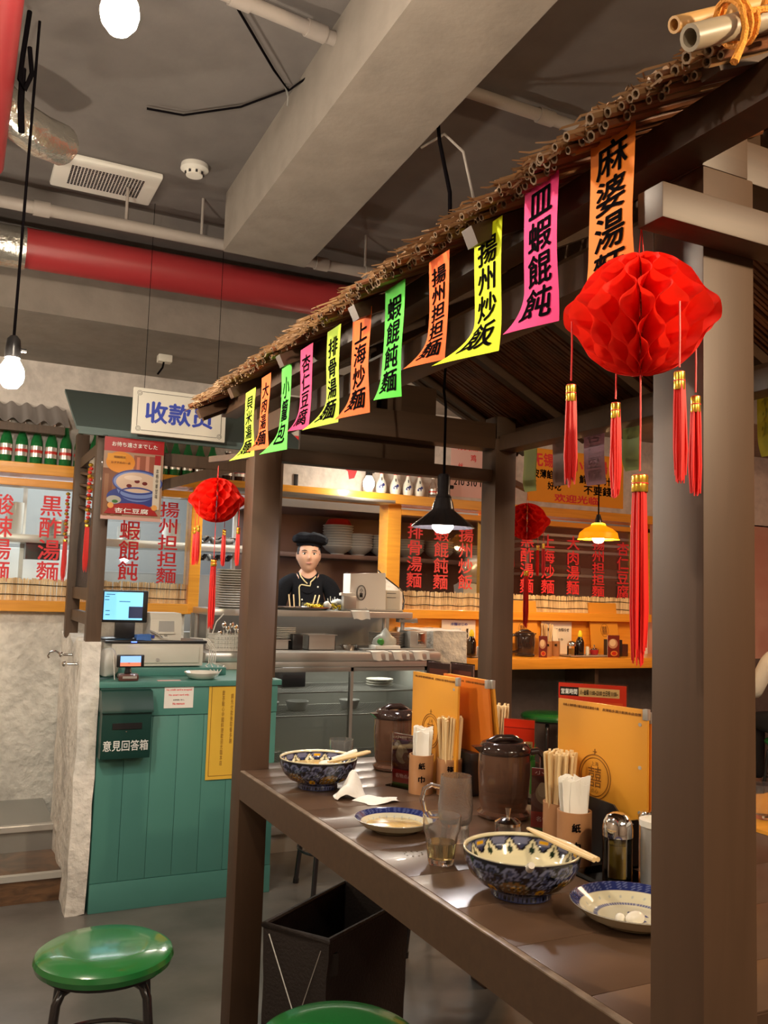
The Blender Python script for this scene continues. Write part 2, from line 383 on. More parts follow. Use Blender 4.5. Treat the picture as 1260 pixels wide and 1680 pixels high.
def prints(name, items, parent, fn, mat=None):
    """flat print: coloured shapes stacked in thin layers. fn(x,y,d)->world point, d = height of the layer above the sheet"""
    bm = bmesh.new(); cl = bm.loops.layers.color.new('Col'); off = wloc(parent) if parent is not None else Vector((0, 0, 0))
    for i, (kind, p, c) in enumerate(items):
        if kind == 'r': pts = [(p[0], p[1]), (p[2], p[1]), (p[2], p[3]), (p[0], p[3])]
        elif kind == 'e': pts = [(p[0] + p[2] * math.cos(2 * PI * k / 28), p[1] + p[3] * math.sin(2 * PI * k / 28)) for k in range(28)]
        elif kind == 'ring':
            n = 40; d = .0002 * (i + 1)
            for k in range(n):
                a, b = 2 * PI * k / n, 2 * PI * (k + 1) / n
                q = [(p[0] + p[2] * math.cos(a), p[1] + p[3] * math.sin(a)), (p[0] + p[2] * math.cos(b), p[1] + p[3] * math.sin(b)),
                     (p[0] + (p[2] - p[4]) * math.cos(b), p[1] + (p[3] - p[4]) * math.sin(b)), (p[0] + (p[2] - p[4]) * math.cos(a), p[1] + (p[3] - p[4]) * math.sin(a))]
                f = bm.faces.new([bm.verts.new(Vector(fn(x, y, d)) - off) for x, y in q])
                for l in f.loops: l[cl] = (*c, 1)
            continue
        else: pts = p
        f = bm.faces.new([bm.verts.new(Vector(fn(x, y, .0002 * (i + 1))) - off) for x, y in pts])
        for l in f.loops: l[cl] = (*c, 1)
    me = bpy.data.meshes.new(name); bm.to_mesh(me); bm.free(); me.materials.append(mat or m_print)
    o = bpy.data.objects.new(name, me); COL.objects.link(o)
    if parent is not None: o.parent = parent
    return o
# ================================================================== THE SETTING
struct(MB().box(-2.6, 6.4, -4, 8, -.1, 0), 'floor', m_floor)
struct(MB().box(-2.6, 6.4, -4, 5.1, 3.0, 3.1), 'ceiling', m_ceil)
struct(MB().box(-2.7, -2.6, -4, 8, 0, 3.1), 'wall_left', m_dining)
struct(MB().box(-2.7, 6.4, -4.1, -4, 0, 3.1), 'wall_front', m_dining)
wr = struct(MB().box(6.4, 6.5, -4, 8, 0, 3.1), 'wall_right', M('orange_red_wall', (.50, .13, .06), .7, n=(2, .3, (.42, .1, .05))))
# back wall of the dining room, with its window band (1.24 .. 1.87 m) and kitchen opening
YW = 5.1
SX0, SX1 = -2.6, 4.66
struct(MB().box(SX0, 1.235, YW, YW + .12, 0, 1.21), 'wall_back', m_wall)
struct(MB().box(1.235, 2.55, YW, YW + .12, 0, 1.1), 'wall_back', m_steeld)
struct(MB().box(2.55, 6.4, YW, YW + .12, 0, .93), 'wall_back', m_dado)
struct(MB().box(2.55, 4.66, YW, YW + .06, .93, 1.21), 'wall_back', m_orange)
struct(MB().box(SX0, 6.4, YW, YW + .12, 1.99, 2.6), 'wall_back', m_wall2)
struct(MB().box(4.70, 6.4, YW, YW + .12, .93, 2.0), 'wall_back', M('pinkish_plaster', (.62, .36, .28), .8, n=(4, .5, (.5, .2, .15))))
# soffit, beams
struct(MB().box(-2.6, 6.4, 4.15, 5.3, 2.56, 3.0), 'trim_1', m_beamc)
struct(MB().prism([(.93, 3.5), (1.29, 3.5), (1.10, .2), (.84, .2)], 'z', 2.75, 3.0), 'trim_2', m_beamc)
struct(MB().box(-2.6, 6.4, 3.86, 4.15, 2.90, 3.0), 'trim_3', m_ceil)
struct(MB().prism([(3.1, -2), (3.5, -2), (3.5, 4.2), (3.1, 4.2)], 'z', 2.75, 3.0), 'trim_4', m_beamc)
# kitchen shell
struct(MB().box(-2.6, 6.4, 7.3, 7.4, 0, 3.1), 'wall_kitchen', m_kitw)
struct(MB().box(-2.6, 6.4, 5.22, 7.4, 2.5, 2.6), 'ceiling_kitchen', m_kitw)
# steps at the left (low platform)
struct(MB().box(-2.6, .53, 4.53, 5.1, 0, .222), 'floor_platform', m_steeld)
struct(MB().box(-2.6, .53, 4.15, 4.53, 0, .112), 'trim_5', m_woodstep)
struct(MB().box(-2.6, .53, 4.135, 4.165, .098, .122), 'trim_6', m_steel)
struct(MB().box(-2.6, .53, 4.505, 4.54, .205, .236, .004), 'trim_7', m_steel)
# rough pier (low plastered wall) beside the till
pb = MB().box(.525, .605, 3.93, 4.66, 0, 1.11)
pb.subdiv(9)
for v in pb.bm.verts:
    z = v.co.z
    if z > 1.0: v.co.z += .02 * math.sin(v.co.y * 19) + (.02 if v.co.y < 4.0 else 0)
pb.rough(.012, 9, 3)
bmesh.ops.smooth_vert(pb.bm, verts=pb.bm.verts[:], factor=.5)
o = pb.build('wall_pier', m_wall, None, True, True); o['kind'] = 'structure'
# orange frames
def fr(x0, x1, z0, z1, n, y0=YW - .05, y1=YW + .08): return struct(MB().box(x0, x1, y0, y1, z0, z1, .003), n, m_orange)
fr(SX0, 4.68, 1.925, 1.985, 'trim_8', YW - .13, YW + .08)        # bottle shelf
fr(SX0, 1.235, 1.868, 1.908, 'trim_9'); fr(2.59, 4.68, 1.865, 1.90, 'trim_9')
fr(SX0, 1.235, 1.205, 1.262, 'trim_10', YW - .07); fr(2.59, 4.68, 1.205, 1.262, 'trim_10', YW - .07)
for x0, x1 in ((1.235, 1.30), (2.495, 2.59), (4.60, 4.68), (-1.1, -1.03), (3.25, 3.31)): fr(x0, x1, 1.205, 1.93, 'trim_11')
# windows: pane + lettering + reed strip
def window(n, x0, x1):
    w = thing('window_%d' % n, 'window', 'window', ((x0 + x1) / 2, YW + .03, 1.262)); del w['label']; del w['category']; w['kind'] = 'structure'
    MB().box(x0, x1, YW + .02, YW + .026, 1.262, 1.868).build('pane', m_pane, w)
    mb = MB(); x = x0 + .004
    random.seed(n)
    while x < x1 - .004:
        r = random.uniform(.0035, .006); mb.cyl((x, YW - .0 + random.uniform(-.002, .002), 1.262), (x + random.uniform(-.004, .004), YW, 1.378 + random.uniform(-.006, .004)), r, r, 5); x += r * 1.9
    o = mb.build('reed_strip', m_screen, w); o['kind'] = 'stuff'
    for z in (1.29, 1.345):
        MB().tube([(x0 + (x1 - x0) * k / 24, YW - .008, z + .003 * math.sin(k)) for k in range(25)], .0022, 5).build('binding_thread', m_ink, w)
    return w
w1 = window(1, -1.03, 1.235); w2 = window(2, 2.59, 3.25); w3 = window(3, 3.31, 4.60)
WL = [(w1, .235, '酸辣湯麵', 1.59), (w1, .48, '黒酢湯麵', 1.595), (w1, .905, '蝦餛飩', 1.555), (w1, 1.12, '揚州担担麵', 1.61),
      (w2, 2.73, '排骨湯麵', 1.61), (w2, 2.93, '蝦餛飩麵', 1.605), (w2, 3.12, '揚州炒飯', 1.61),
      (w3, 3.62, '黒酢湯麵', 1.60), (w3, 3.80, '上海炒麵', 1.60), (w3, 4.02, '大肉湯麵', 1.60), (w3, 4.25, '揚州担担麵', 1.59), (w3, 4.48, '杏仁豆腐', 1.58)]
for w, x, s, zc in WL:
    h = (.47 if w is w1 else .42) if len(s) > 3 else .34
    letters('lettering', vert(s), .12, m_redink, w, on_y(x, YW + .016, zc), .014, 1, .115, h)
# plastered skirting of the dado stays plain; small marks on the wall over the shelf
def red_marks():
    pts = [[(1.70, 2.30), (1.92, 2.31), (2.0, 2.27), (1.85, 2.235), (1.72, 2.26)], [(2.02, 2.22), (2.06, 2.21), (2.055, 2.15), (2.03, 2.13), (2.015, 2.17)],
           [(2.16, 2.19), (2.28, 2.20), (2.30, 2.16), (2.27, 2.08), (2.235, 2.07), (2.225, 2.12), (2.19, 2.14)], [(1.78, 2.36), (1.95, 2.37), (1.93, 2.40), (1.80, 2.41)]]
    m = MB()
    for p in pts: m.prism(p, 'y', YW - .003, YW - .001)
    tag(m.build('painted_lettering', m_redink, None, True, False), 'red painted strokes on the white plaster above the opening', 'lettering')
red_marks()

# ---- pipes under the ceiling
def pipe(name, p, q, r, mat, label, cat='pipe', couple=()):
    t = thing(name, label, cat, Vector(p)); MB().cyl(p, q, r, r, 24).build('pipe', mat, t)
    for k in couple:
        c = Vector(p).lerp(Vector(q), k); d = (Vector(q) - Vector(p)).normalized() * .03
        MB().cyl(c - d, c + d, r * 1.25, r * 1.25, 24).build('collar', mat, t)
    return t
t = pipe('sprinkler_pipe', (-2.6, 3.6, 2.79), (6.3, 3.6, 2.86), .024, m_pipe, 'long pale grey pipe under the ceiling in front of the red pipe', couple=(.318, .45, .477))
for x in (.55, .86, 1.62): MB().cyl((x, 3.6, 2.8), (x, 3.6, 3.0), .006).build('hanger', m_pipe, t)
t = pipe('large_pipe', (.2, 3.95, 2.77), (6.3, 3.95, 2.86), .085, m_redpipe, 'fat red painted pipe crossing the ceiling before the concrete beam')
t = thing('foil_duct', 'silver foil wrapped duct meeting the red ceiling pipe at far left', 'duct', (-.9, 3.95, 2.75))
f = MB()
f.tube([(-2.6, 3.95, 2.76), (.2, 3.95, 2.765)], .088, 24); f.build('foil_wrap', m_foil, t)
f = MB()
for k in range(14): x = -2.5 + k * .2; f.lathe([(.088, -.004), (.093, 0), (.088, .004)], (0, 0, 0), 20)
f.bm.free()
t = pipe('fire_pipe', (.005, -2, 2.75), (.03, 3.15, 2.75), .045, m_redpipe, 'red pipe running towards the back at the top left corner')
f = MB().tube([(.03, 2.86, 2.84), (.10, 2.90, 2.80), (.17, 2.93, 2.78), (.24, 3.0, 2.80)], .065, 20); f.rough(.006, 40)
single(f, 'foil_duct', m_foil, 'short crumpled foil duct beside the lamp cord, top left', 'duct')
t = pipe('conduit', (.45, 2.21, 2.955), (1.22, 2.30, 2.955), .02, m_pipe, 'grey corrugated conduit crossing the ceiling left of the beam', 'conduit', (.2, .5, .85))
t = pipe('conduit', (1.20, 2.30, 2.955), (3.1, 2.33, 2.955), .02, m_pipe, 'grey corrugated conduit crossing the ceiling right of the beam', 'conduit', (.25,))
t = thing('ceiling_cable', 'thin drooping cable clipped to the ceiling by the beam', 'cable', (.97, 2.5, 2.99))
MB().tube([(.45, 2.05, 2.985), (.62, 2.3, 2.975), (.80, 2.52, 2.972), (.885, 2.62, 2.98), (.92, 2.45, 2.97), (.93, 2.35, 2.98)], .004, 6).build('cable', m_ink, t)
MB().tube([(.885, 2.62, 2.985), (.78, 2.80, 2.985), (.62, 2.95, 2.985), (.5, 2.97, 2.985)], .004, 6).build('cable', m_ink, t)
MB().tube([(.87, 2.62, 3.0), (.885, 2.62, 2.96), (.89, 2.64, 2.94)], .003, 6).build('hook', m_steeld, t)
# ceiling vent grille
t = thing('ceiling_vent', 'white square ceiling vent with a punched grille', 'vent', (.487, 3.2, 3.0), 0)
g = MB().box(-.2, .2, -.145, .145, -.024, 0, .01); g.build('frame', m_white, t, world=False)
g = MB()
for i in range(22):
    for j in range(12):
        x = -.135 + i * .0128; y = -.085 + j * .0150; g.box(x - .0042, x + .0042, y - .0040, y + .0040, -.0262, -.0235)
o = g.build('grille_holes', m_black, t, world=False, smooth=False); o['kind'] = 'stuff'
t.location = (.462, 3.60, 3.0)
t = thing('smoke_detector', 'round white smoke detector on the ceiling right of the vent', 'detector', (.753, 3.32, 3.0))
MB().lathe([(.0, -.001), (.052, -.001), (.054, -.02), (.046, -.026), (.034, -.028), (.032, -.045), (.0, -.047)], seg=28).build('housing', m_white, t, world=False)
g = MB()
for k in range(8): a = k * PI / 4; g.box(.0335 * math.cos(a) - .004, .0335 * math.cos(a) + .004, .0335 * math.sin(a) - .004, .0335 * math.sin(a) + .004, -.042, -.032)
g.build('slots', m_black, t, world=False)
single(MB().lathe([(0, -.004), (.012, -.004), (.028, -.002), (.03, 0), (0, 0)], (.235, 3.90, 3.0), 20), 'sprinkler_plate', m_chrome, 'small round chrome plate in the ceiling left of the vent', 'sprinkler')
# hanging cables right of the beam
t = thing('hanging_cable', 'black cable dropping from the beam to the reed roof', 'cable', (1.27, 2.30, 2.75))
MB().tube([(1.268, 2.33, 2.95), (1.262, 2.28, 2.75), (1.20, 2.1, 2.5), (1.15, 2.0, 2.25)], .006, 8).build('cable', m_ink, t)
MB().tube([(1.24, 2.36, 2.76), (1.29, 2.30, 2.79), (1.33, 2.25, 2.72), (1.34, 2.18, 2.5), (1.36, 2.14, 2.44), (1.38, 2.12, 2.36), (1.40, 2.1, 2.26)], .0045, 8).build('cable', m_pipe, t)

# ================================================================== LAMPS
def bare_bulb(x, y, z, ztop, label, cord=True, mat=None):
    t = thing('pendant_bulb', label, 'lamp', (x, y, z))
    MB().lathe([(0, -.05), (.018, -.046), (.03, -.03), (.034, -.012), (.031, .008), (.02, .028), (.014, .04), (0, .041)], (x, y, z), 24).build('bulb', mat or m_bulb, t)
    MB().lathe([(.0, .10), (.010, .098), (.018, .088), (.021, .06), (.021, .036), (.014, .034)], (x, y, z), 16).build('socket', m_black, t)
    MB().cyl((x + .018, y, z + .06), (x + .034, y, z + .06), .006).build('switch', m_black, t)
    if cord: MB().tube([(x, y, z + .095), (x + .004, y, z + (ztop - z) * .5), (x + .01, y + .02, ztop)], .004, 8).build('cord', m_ink, t)
    return t
bare_bulb(.118, 2.60, 1.94, 2.97, 'bare glowing bulb on a long black cord at the left edge')
bare_bulb(.205, 1.55, 2.385, 2.97, 'bare glowing bulb close to the ceiling at top left')
bare_bulb(2.225, 4.78, 2.02, 2.53, 'bare glowing bulb before the white and blue bottles', mat=m_bulb_s)
bare_bulb(1.30, -.18, 2.12, 2.97, 'bare glowing bulb beyond the near end of the pavilion', mat=m_bulb_n)
bare_bulb(-.9, 4.0, 2.12, 2.97, 'added bare bulb, unseen left of the frame, brightening the back wall')  # out of view, added to brighten the left wall and steps
bare_bulb(-.3, -1.0, 2.3, 2.97, 'added bare bulb, unseen behind the viewer, for room light')  # out of view, added as ambient light from behind
bare_bulb(-1.6, .9, 2.3, 2.97, 'added bare bulb, unseen off to the left of the viewer, for room light')  # out of view, added as ambient light from the left
# hook with twisted cable near bulb
t = thing('cable_bundle', 'tangled dark cable bundle hanging below the ceiling, top left', 'cable', (.1, 2.6, 2.72))
MB().tube([(.10, 2.62, 2.99), (.09, 2.6, 2.85), (.085, 2.58, 2.76), (.10, 2.57, 2.73), (.115, 2.57, 2.78), (.105, 2.58, 2.86)], .007, 8).build('cable', m_ink, t)
MB().tube([(.092, 2.59, 2.8), (.093, 2.6, 2.7), (.100, 2.6, 2.62)], .009, 8).build('cable', m_ink, t)
# black shade pendant
t = thing('pendant_lamp', 'black tin shade pendant with a lit white bulb over the table', 'lamp', (1.36, 2.37, 1.56))
MB().lathe([(.018, .092), (.024, .09), (.03, .075), (.034, .055), (.036, .05), (.095, .002), (.098, -.003), (.096, -.003), (.034, .046), (.018, .05)], (1.36, 2.37, 1.575), 40).build('lamp_shade', m_blackm, t)
MB().lathe([(0, .165), (.016, .163), (.02, .155), (.02, .1), (.026, .09), (0, .089)], (1.36, 2.37, 1.575), 24).build('socket', m_blackm, t)
MB().cyl((1.38, 2.37, 1.70), (1.393, 2.37, 1.70), .006).build('switch', m_black, t)
MB().lathe([(0, -.022), (.02, -.018), (.032, -.004), (.033, .01), (.024, .03), (.012, .05), (0, .05)], (1.36, 2.37, 1.575), 24).build('bulb', m_bulb_w, t)
MB().tube([(1.36, 2.37, 1.735), (1.36, 2.37, 1.95), (1.352, 2.37, 2.0), (1.362, 2.37, 2.25)], .0042, 8).build('cord', m_ink, t)
# yellow shade pendant
lx, ly, lz = 3.57, 4.30, 1.735
t = thing('pendant_lamp', 'yellow enamel shade pendant glowing before the right window', 'lamp', (lx, ly, lz))
MB().lathe([(.03, .095), (.04, .092), (.05, .075), (.085, .06), (.115, .035), (.122, .0), (.128, -.004), (.126, -.006), (.118, 0), (.11, .032), (.08, .055), (.045, .07), (.03, .075)], (lx, ly, lz), 40).build('lamp_shade', m_shade_y, t)
MB().lathe([(0, .15), (.012, .148), (.016, .13), (.02, .12), (.024, .095), (0, .09)], (lx, ly, lz), 20).build('socket', m_blackm, t)
MB().lathe([(0, -.03), (.025, -.024), (.036, -.004), (.034, .02), (.02, .05), (0, .07)], (lx, ly, lz), 24).build('bulb', m_bulb_y, t)
MB().tube([(lx, ly, lz + .145), (lx, ly, 2.4), (lx, ly, 2.57)], .0045, 8).build('cord', m_ink, t)
# ================================================================== PAVILION OVER THE TABLE
PX0, PX1, PY0, PY1 = .858, 1.866, .83, 2.81
RX = 1.362
def roofz(x): return 2.28 - .5 * abs(x - RX)
pav = thing('table_pavilion', 'brown timber pavilion with a reed thatched roof standing around the long table', 'pavilion', (RX, 1.8, 0))
for x0, x1 in ((PX0, .950), (1.776, PX1)):
    for y0, y1 in ((PY0, .922), (2.717, PY1)):
        zt = 1.944
        p = MB().box(x0, x1, y0, y1, 0, zt, .0025).build('post', m_timber, pav)
for x0, x1, y0, y1, z0, z1 in ((PX0, .93, .922, 2.717, 1.852, 1.908), (1.79, PX1, .922, 2.717, 1.90, 1.955),      # long top beams
                               (.745, 2.05, .785, .829, 1.832, 1.877), (.95, 1.776, 2.735, 2.79, 1.785, 1.83),   # near cross beam, far lintel
                               (.800, .856, .60, 2.93, 1.945, 1.994), (1.868, 1.924, .60, 2.93, 1.945, 1.994), (.857, .94, .83, .915, 1.944, 2.03), (.857, .94, 2.725, 2.805, 1.944, 2.03), (1.784, 1.867, .83, .915, 1.944, 2.03), (1.784, 1.867, 2.725, 2.805, 1.944, 2.03),
                               (.95, 1.776, 2.72, 2.80, 1.905, 2.0), (.95, 1.776, .845, .905, 1.95, 2.01)):
    MB().box(x0, x1, y0, y1, z0, z1, .002).build('beam', m_timber_h, pav)
MB().box(1.05, 1.58, 2.825, 2.84, 1.825, 2.125, .002).build('gable_board', m_timber_h, pav)
MB().box(1.335, 1.39, 2.735, 2.785, 2.0, 2.235).build('king_post', m_timber, pav)
# rafters and rake boards
MB().beam((.735, .705, 1.978), (RX, .705, roofz(RX) - .0185), .028, .028).build('rafter', m_timber_h, pav)
for y in (1.17, 1.62, 2.07, 2.50, 2.87):
    for s in (-1, 1):
        xe = RX + s * .655
        MB().beam((xe, y, roofz(xe) - .0185), (RX + s * .01, y, roofz(RX) - .0185), .03, .03).build('rafter', m_timber_h, pav)
for y in (2.90,):
    for s in (-1, 1):
        xe = RX + s * .64
        MB().beam((xe, y, roofz(xe) - .02), (RX, y, roofz(RX) - .02), .02, .045).build('rake_board', m_timber_h, pav)
MB().box(RX - .02, RX + .02, .66, 2.93, roofz(RX) - .06, roofz(RX) - .012).build('ridge_beam', m_timber_h, pav)
# reeds: a few meshes shared by many parts
def reed_mesh(L, r, seed):
    random.seed(seed); b = MB(); n = 7
    pts = [(0, 0, 0)] + [(L * k / 5, random.uniform(-.0035, .0035), random.uniform(-.002, .002)) for k in range(1, 6)]
    b.tube(pts, [r, r * 1.02, r * .97, r * 1.03, r * .95, r * .9], n, caps=False)
    bm = b.bm; bm.verts.ensure_lookup_table()
    ring = [bm.verts[k] for k in range(n)]; inner = [bm.verts.new(v.co * .62 + Vector((0.0, 0, 0))) for v in ring]; deep = [bm.verts.new(v.co + Vector((.012, 0, 0))) for v in inner]
    for k in range(n):
        k2 = (k + 1) % n
        f = bm.faces.new((ring[k2], ring[k], inner[k], inner[k2])); f.material_index = 1
        f = bm.faces.new((inner[k2], inner[k], deep[k], deep[k2])); f.material_index = 1
    f = bm.faces.new(deep); f.material_index = 1
    return b.mesh('reed', None, True)
RM = []
for i in range(10):
    me = reed_mesh(random.Random(i).uniform(.56, .66), random.Random(i + 50).uniform(.0052, .0078), i)
    me.materials.append(m_reed if i % 3 else m_reed2); me.materials.append(m_reed_in); RM.append(me)
rnd = random.Random(11)
rf = thing('reed_thatch', 'thatch of brown reeds laid on the front slope of the pavilion roof', 'thatch', (RX, 1.8, 2.28))
ang = math.atan(.5)
def reed(y, layer, dx, parent, droop=0):
    o = bpy.data.objects.new('reed', rnd.choice(RM)); COL.objects.link(o); o.parent = parent
    x = .715 + dx - layer * .006; z = roofz(x) + .009 + layer * .0125 + rnd.uniform(-.002, .003)
    o.location = Vector((x, y, z)) - parent.location
    o.rotation_euler = (rnd.uniform(0, 6), -ang + rnd.uniform(-.012, .012) - droop, rnd.uniform(-.02, .02)); o.scale = (1, 1, 1)
    return o
def jag(y):      # eave outline: bunches stick out by different amounts
    return -.012 * math.sin(y * 9) - .014 * (1 if int(y / .16) % 2 else 0) + rnd.uniform(-.012, .012)
N1 = 150
for k in range(N1):
    y = .668 + (2.94 - .668) * k / (N1 - 1); reed(y + rnd.uniform(-.003, .003), 1, jag(y), rf)
for k in range(N1):
    y = .675 + (2.94 - .675) * k / (N1 - 1); reed(y, 0, jag(y) + .012, rf)
def thatch(side, layers, name, mat, n=150, lo=.67, hi=2.94):
    b = MB(); r2 = random.Random(side * 7 + layers[0] + 5)
    for L in layers:
        for k in range(n):
            y = lo + (hi - lo) * k / (n - 1) + r2.uniform(-.003, .003); r = r2.uniform(.0055, .008)
            xs = RX + side * ((.60 if side > 0 else .555) + .05 * r2.random() + L * .004); xe = RX + side * .0
            zb = .009 + L * .0125
            b.tube([(xs, y, roofz(xs) + zb), ((xs + xe) / 2, y + r2.uniform(-.004, .004), roofz((xs + xe) / 2) + zb), (xe, y, roofz(xe) + zb)], [r, r, r * .9], 5)
    o = b.build(name, mat, rf); o['kind'] = 'stuff'; return o
thatch(-1, [2, 3], 'top_reeds', m_reed2, 120); thatch(1, [0, 1], 'back_slope_reeds', m_reed, 150)
# straggly fringe at the eave
b = MB()
for k in range(900):
    y = rnd.uniform(.68, 2.95); x = .715 + rnd.uniform(-.03, .02); z = roofz(x) + rnd.uniform(.012, .045)
    b.tube([(x + .06, y, z + .03), (x, y + rnd.uniform(-.008, .008), z), (x - rnd.uniform(.0, .018), y + rnd.uniform(-.01, .01), z - rnd.uniform(0, .008))], [.0022, .002, .001], 3, caps=False)
o = b.build('fringe', m_reed2, rf); o['kind'] = 'stuff'
# slats fixed along the eave on top of the reeds
b = MB()
for x in (.80, 1.0, 1.2, 1.34):
    b.tube([(x, .70 + k * .2, roofz(x) + .055) for k in range(12)], .004, 6)
b.build('binding_cane', m_bamboo, rf)
# bamboo poles with orange rope at the near end
def bamboo(name, p, q, r, mat, label, holes=True):
    p, q = Vector(p), Vector(q); t = thing(name, label, 'pole', p); d = (q - p); L = d.length; d.normalize()
    n = 14; pts = []; rad = []
    node = [.3, .62, .9]
    for k in range(61):
        u = k / 60; pts.append(p + d * L * u); e = min(abs(u - a) for a in node); rad.append(r * (1.07 if e < .01 else 1.0))
    b = MB(); b.tube(pts, rad, n, caps=False); bm = b.bm; bm.verts.ensure_lookup_table()
    ring = [bm.verts[k] for k in range(n)]; inn = [bm.verts.new(p + (v.co - p) * .68) for v in ring]; dp = [bm.verts.new(v.co + d * .05) for v in inn]
    for k in range(n):
        k2 = (k + 1) % n; bm.faces.new((ring[k2], ring[k], inn[k], inn[k2])); bm.faces.new((inn[k2], inn[k], dp[k], dp[k2]))
    bm.faces.new(dp); b.build('culm', mat, t); return t, p, d
t, p, d = bamboo('bamboo_pole', (.648, .645, 1.948), (1.36, .60, 2.300), .0135, m_bamboo, 'thick grey hollow bamboo pole tied on the near edge of the reed roof')
t2, p2, d2 = bamboo('bamboo_pole', (.668, .688, 1.994), (1.36, .64, 2.335), .009, m_bamboo2, 'thin yellow bamboo pole lying above the thick grey one')
t = thing('rope', 'orange twisted rope knotted around the bamboo poles at top right', 'rope', tuple(p + d * .1))
side = d.cross(Vector((0, 0, 1))).normalized(); upv = side.cross(d)
for u, tl in ((.060, .05), (.135, .045)):
    c = p + d * u; pts = []
    for k in range(27):
        a = k / 26 * 2 * PI * 2; pts.append(c + side * math.cos(a) * .020 + upv * (math.sin(a) * .024 + .004) + d * (k / 26 * .02))
    MB().tube(pts, .0034, 7).build('loop', m_rope, t)
    e = c + side * -.0 + Vector((0, -.02, -.012))
    pts = [c + upv * .012 + Vector((0, -.02, 0)), e, e + Vector((-.008, -.004, -.02)), e + Vector((-.02, -.003, -.03 - tl * .3))]
    MB().tube(pts, [.0034, .0036, .0036, .0046], 7).build('tail', m_rope, t)
a = p + d * .07 - Vector((0, .018, -.006)); bq = p + d * .14 - Vector((0, .018, -.014))
MB().tube([a, a.lerp(bq, .35) + Vector((0, -.006, -.008)), a.lerp(bq, .7) + Vector((0, -.006, .004)), bq], .0036, 7).build('link', m_rope, t)

# ================================================================== PAPER BANNERS
def banner(X, yfar, ynear, zt, zb, col, text, label, cat='banner', flare=.07, outd=.035, group=None, ink=None, face=-1, mat=None, nearf=.1, s=None):
    w = yfar - ynear
    def pos(u, v):            # u 0 = far edge, 1 = near edge ; v 0 top, 1 bottom
        b = max(0, (v - .70) / .30); wav = .004 * math.sin(v * 5 + yfar * 9) + .003 * math.sin(u * 3 + v * 4)
        side = (1 - u) + u * nearf
        y = yfar - u * w + flare * (b ** 2) * (1 - u) * .8
        x = X + face * (outd * b * b * side) + wav * v
        z = zt + (zb - zt) * v + outd * .45 * b * b * b * (1 - u) * .4
        return Vector((x, y, z))
    t = thing('paper_banner', label, cat, pos(.5, 0), 0, group)
    m = mat or M('banner_paper', col, .75, n=(3, .08, tuple(c * .9 for c in col)))
    o = MB().grid(pos, 10, 30, .0004).build('sheet', m, t)
    H = zt - zb; n = len(text); hh = H * (.9 if n > 3 else .84)
    def fn(a, bb):
        v = .5 - bb / H + .02; u = .5 + a / w
        q = pos(min(1, max(0, u)), min(1, max(0, v))); e = .0012
        return (q.x + face * e, q.y, q.z)
    letters('lettering', vert(text), .06, ink or m_ink, t, fn, .016, 1, w * .72, hh * .94, cuts=20)
    return t
Y_ = (.86, .98, 0.0); YG = (.52, .76, .035); OR = (.95, .135, .006); AM = (.92, .235, .008); PK = (.98, .03, .24); GR = (.10, .80, .06); PK2 = (.80, .03, .17)
BN = [(.915, .828, 1.990, 1.755, AM, '麻婆湯麵', 'amber paper banner partly behind the big red lantern', .0, .01),
      (1.067, .984, 1.985, 1.755, PK, '皿蝦餛飩', 'bright magenta paper banner under the reed eave', .03, .02),
      (1.208, 1.127, 1.962, 1.745, Y_, '揚州炒飯', 'bright lemon yellow paper banner, the largest yellow one', .095, .03),
      (1.362, 1.290, 1.963, 1.768, OR, '揚州担担麵', 'orange paper banner between the lemon yellow and light green ones', .05, .02),
      (1.541, 1.456, 1.962, 1.735, GR, '蝦餛飩麵', 'light green paper banner tapering to a narrow twisted tip', -.01, .02),
      (1.696, 1.604, 1.950, 1.73, OR, '上海炒麵', 'orange paper banner between the green and olive yellow ones', .05, .02),
      (1.839, 1.762, 1.955, 1.735, YG, '排骨湯麵', 'olive yellow paper banner with four black characters and a wide foot', .11, .02),
      (2.010, 1.928, 1.953, 1.745, PK2, '杏仁豆腐', 'dark pink narrow paper banner', .0, .02),
      (2.145, 2.072, 1.935, 1.715, GR, '小籠包', 'green paper banner with three characters near the far post', .10, .02),
      (2.311, 2.233, 1.945, 1.74, OR, '大肉湯麵', 'orange paper banner beside the far front post', .06, .02),
      (2.454, 2.362, 1.930, 1.735, YG, '貝米湯麵', 'olive yellow paper banner farthest along the eave', .10, .02)]
for yf, yn, zt, zb, c, s, lb, fl, od in BN: banner(.74, yf, yn, zt, zb, c, s, lb, flare=fl, outd=od)
def trans(col): return translucent('thin_' + 'banner_paper', col, .45, .8)
BB = [(2.84, 2.752, 1.985, 1.77, (.66, .76, .42), '上海炒麵', 'pale green translucent banner on the far eave beside the back post'),
      (2.656, 2.565, 1.975, 1.775, (.62, .52, .52), '蝦餛飩麵', 'greyish mauve translucent banner on the far eave'),
      (2.473, 2.362, 1.972, 1.76, (.68, .50, .62), '杏仁豆腐', 'purple translucent banner on the far eave'),
      (2.273, 2.19, 1.965, 1.79, (.60, .74, .45), '排骨湯麵', 'pale green translucent banner behind the lantern tassels'),
      (1.725, 1.63, 1.968, 1.772, (.62, .60, .10), '揚州炒飯', 'olive yellow banner on the far eave at the right edge')]
for yf, yn, zt, zb, c, s, lb in BB:
    # lettering sits on the outer (+X) side and shows through, mirrored, as from behind
    t = banner(1.985, yf, yn, zt, zb, c, s, lb, flare=.0, outd=.015, face=1, mat=trans(c), ink=m_ink)

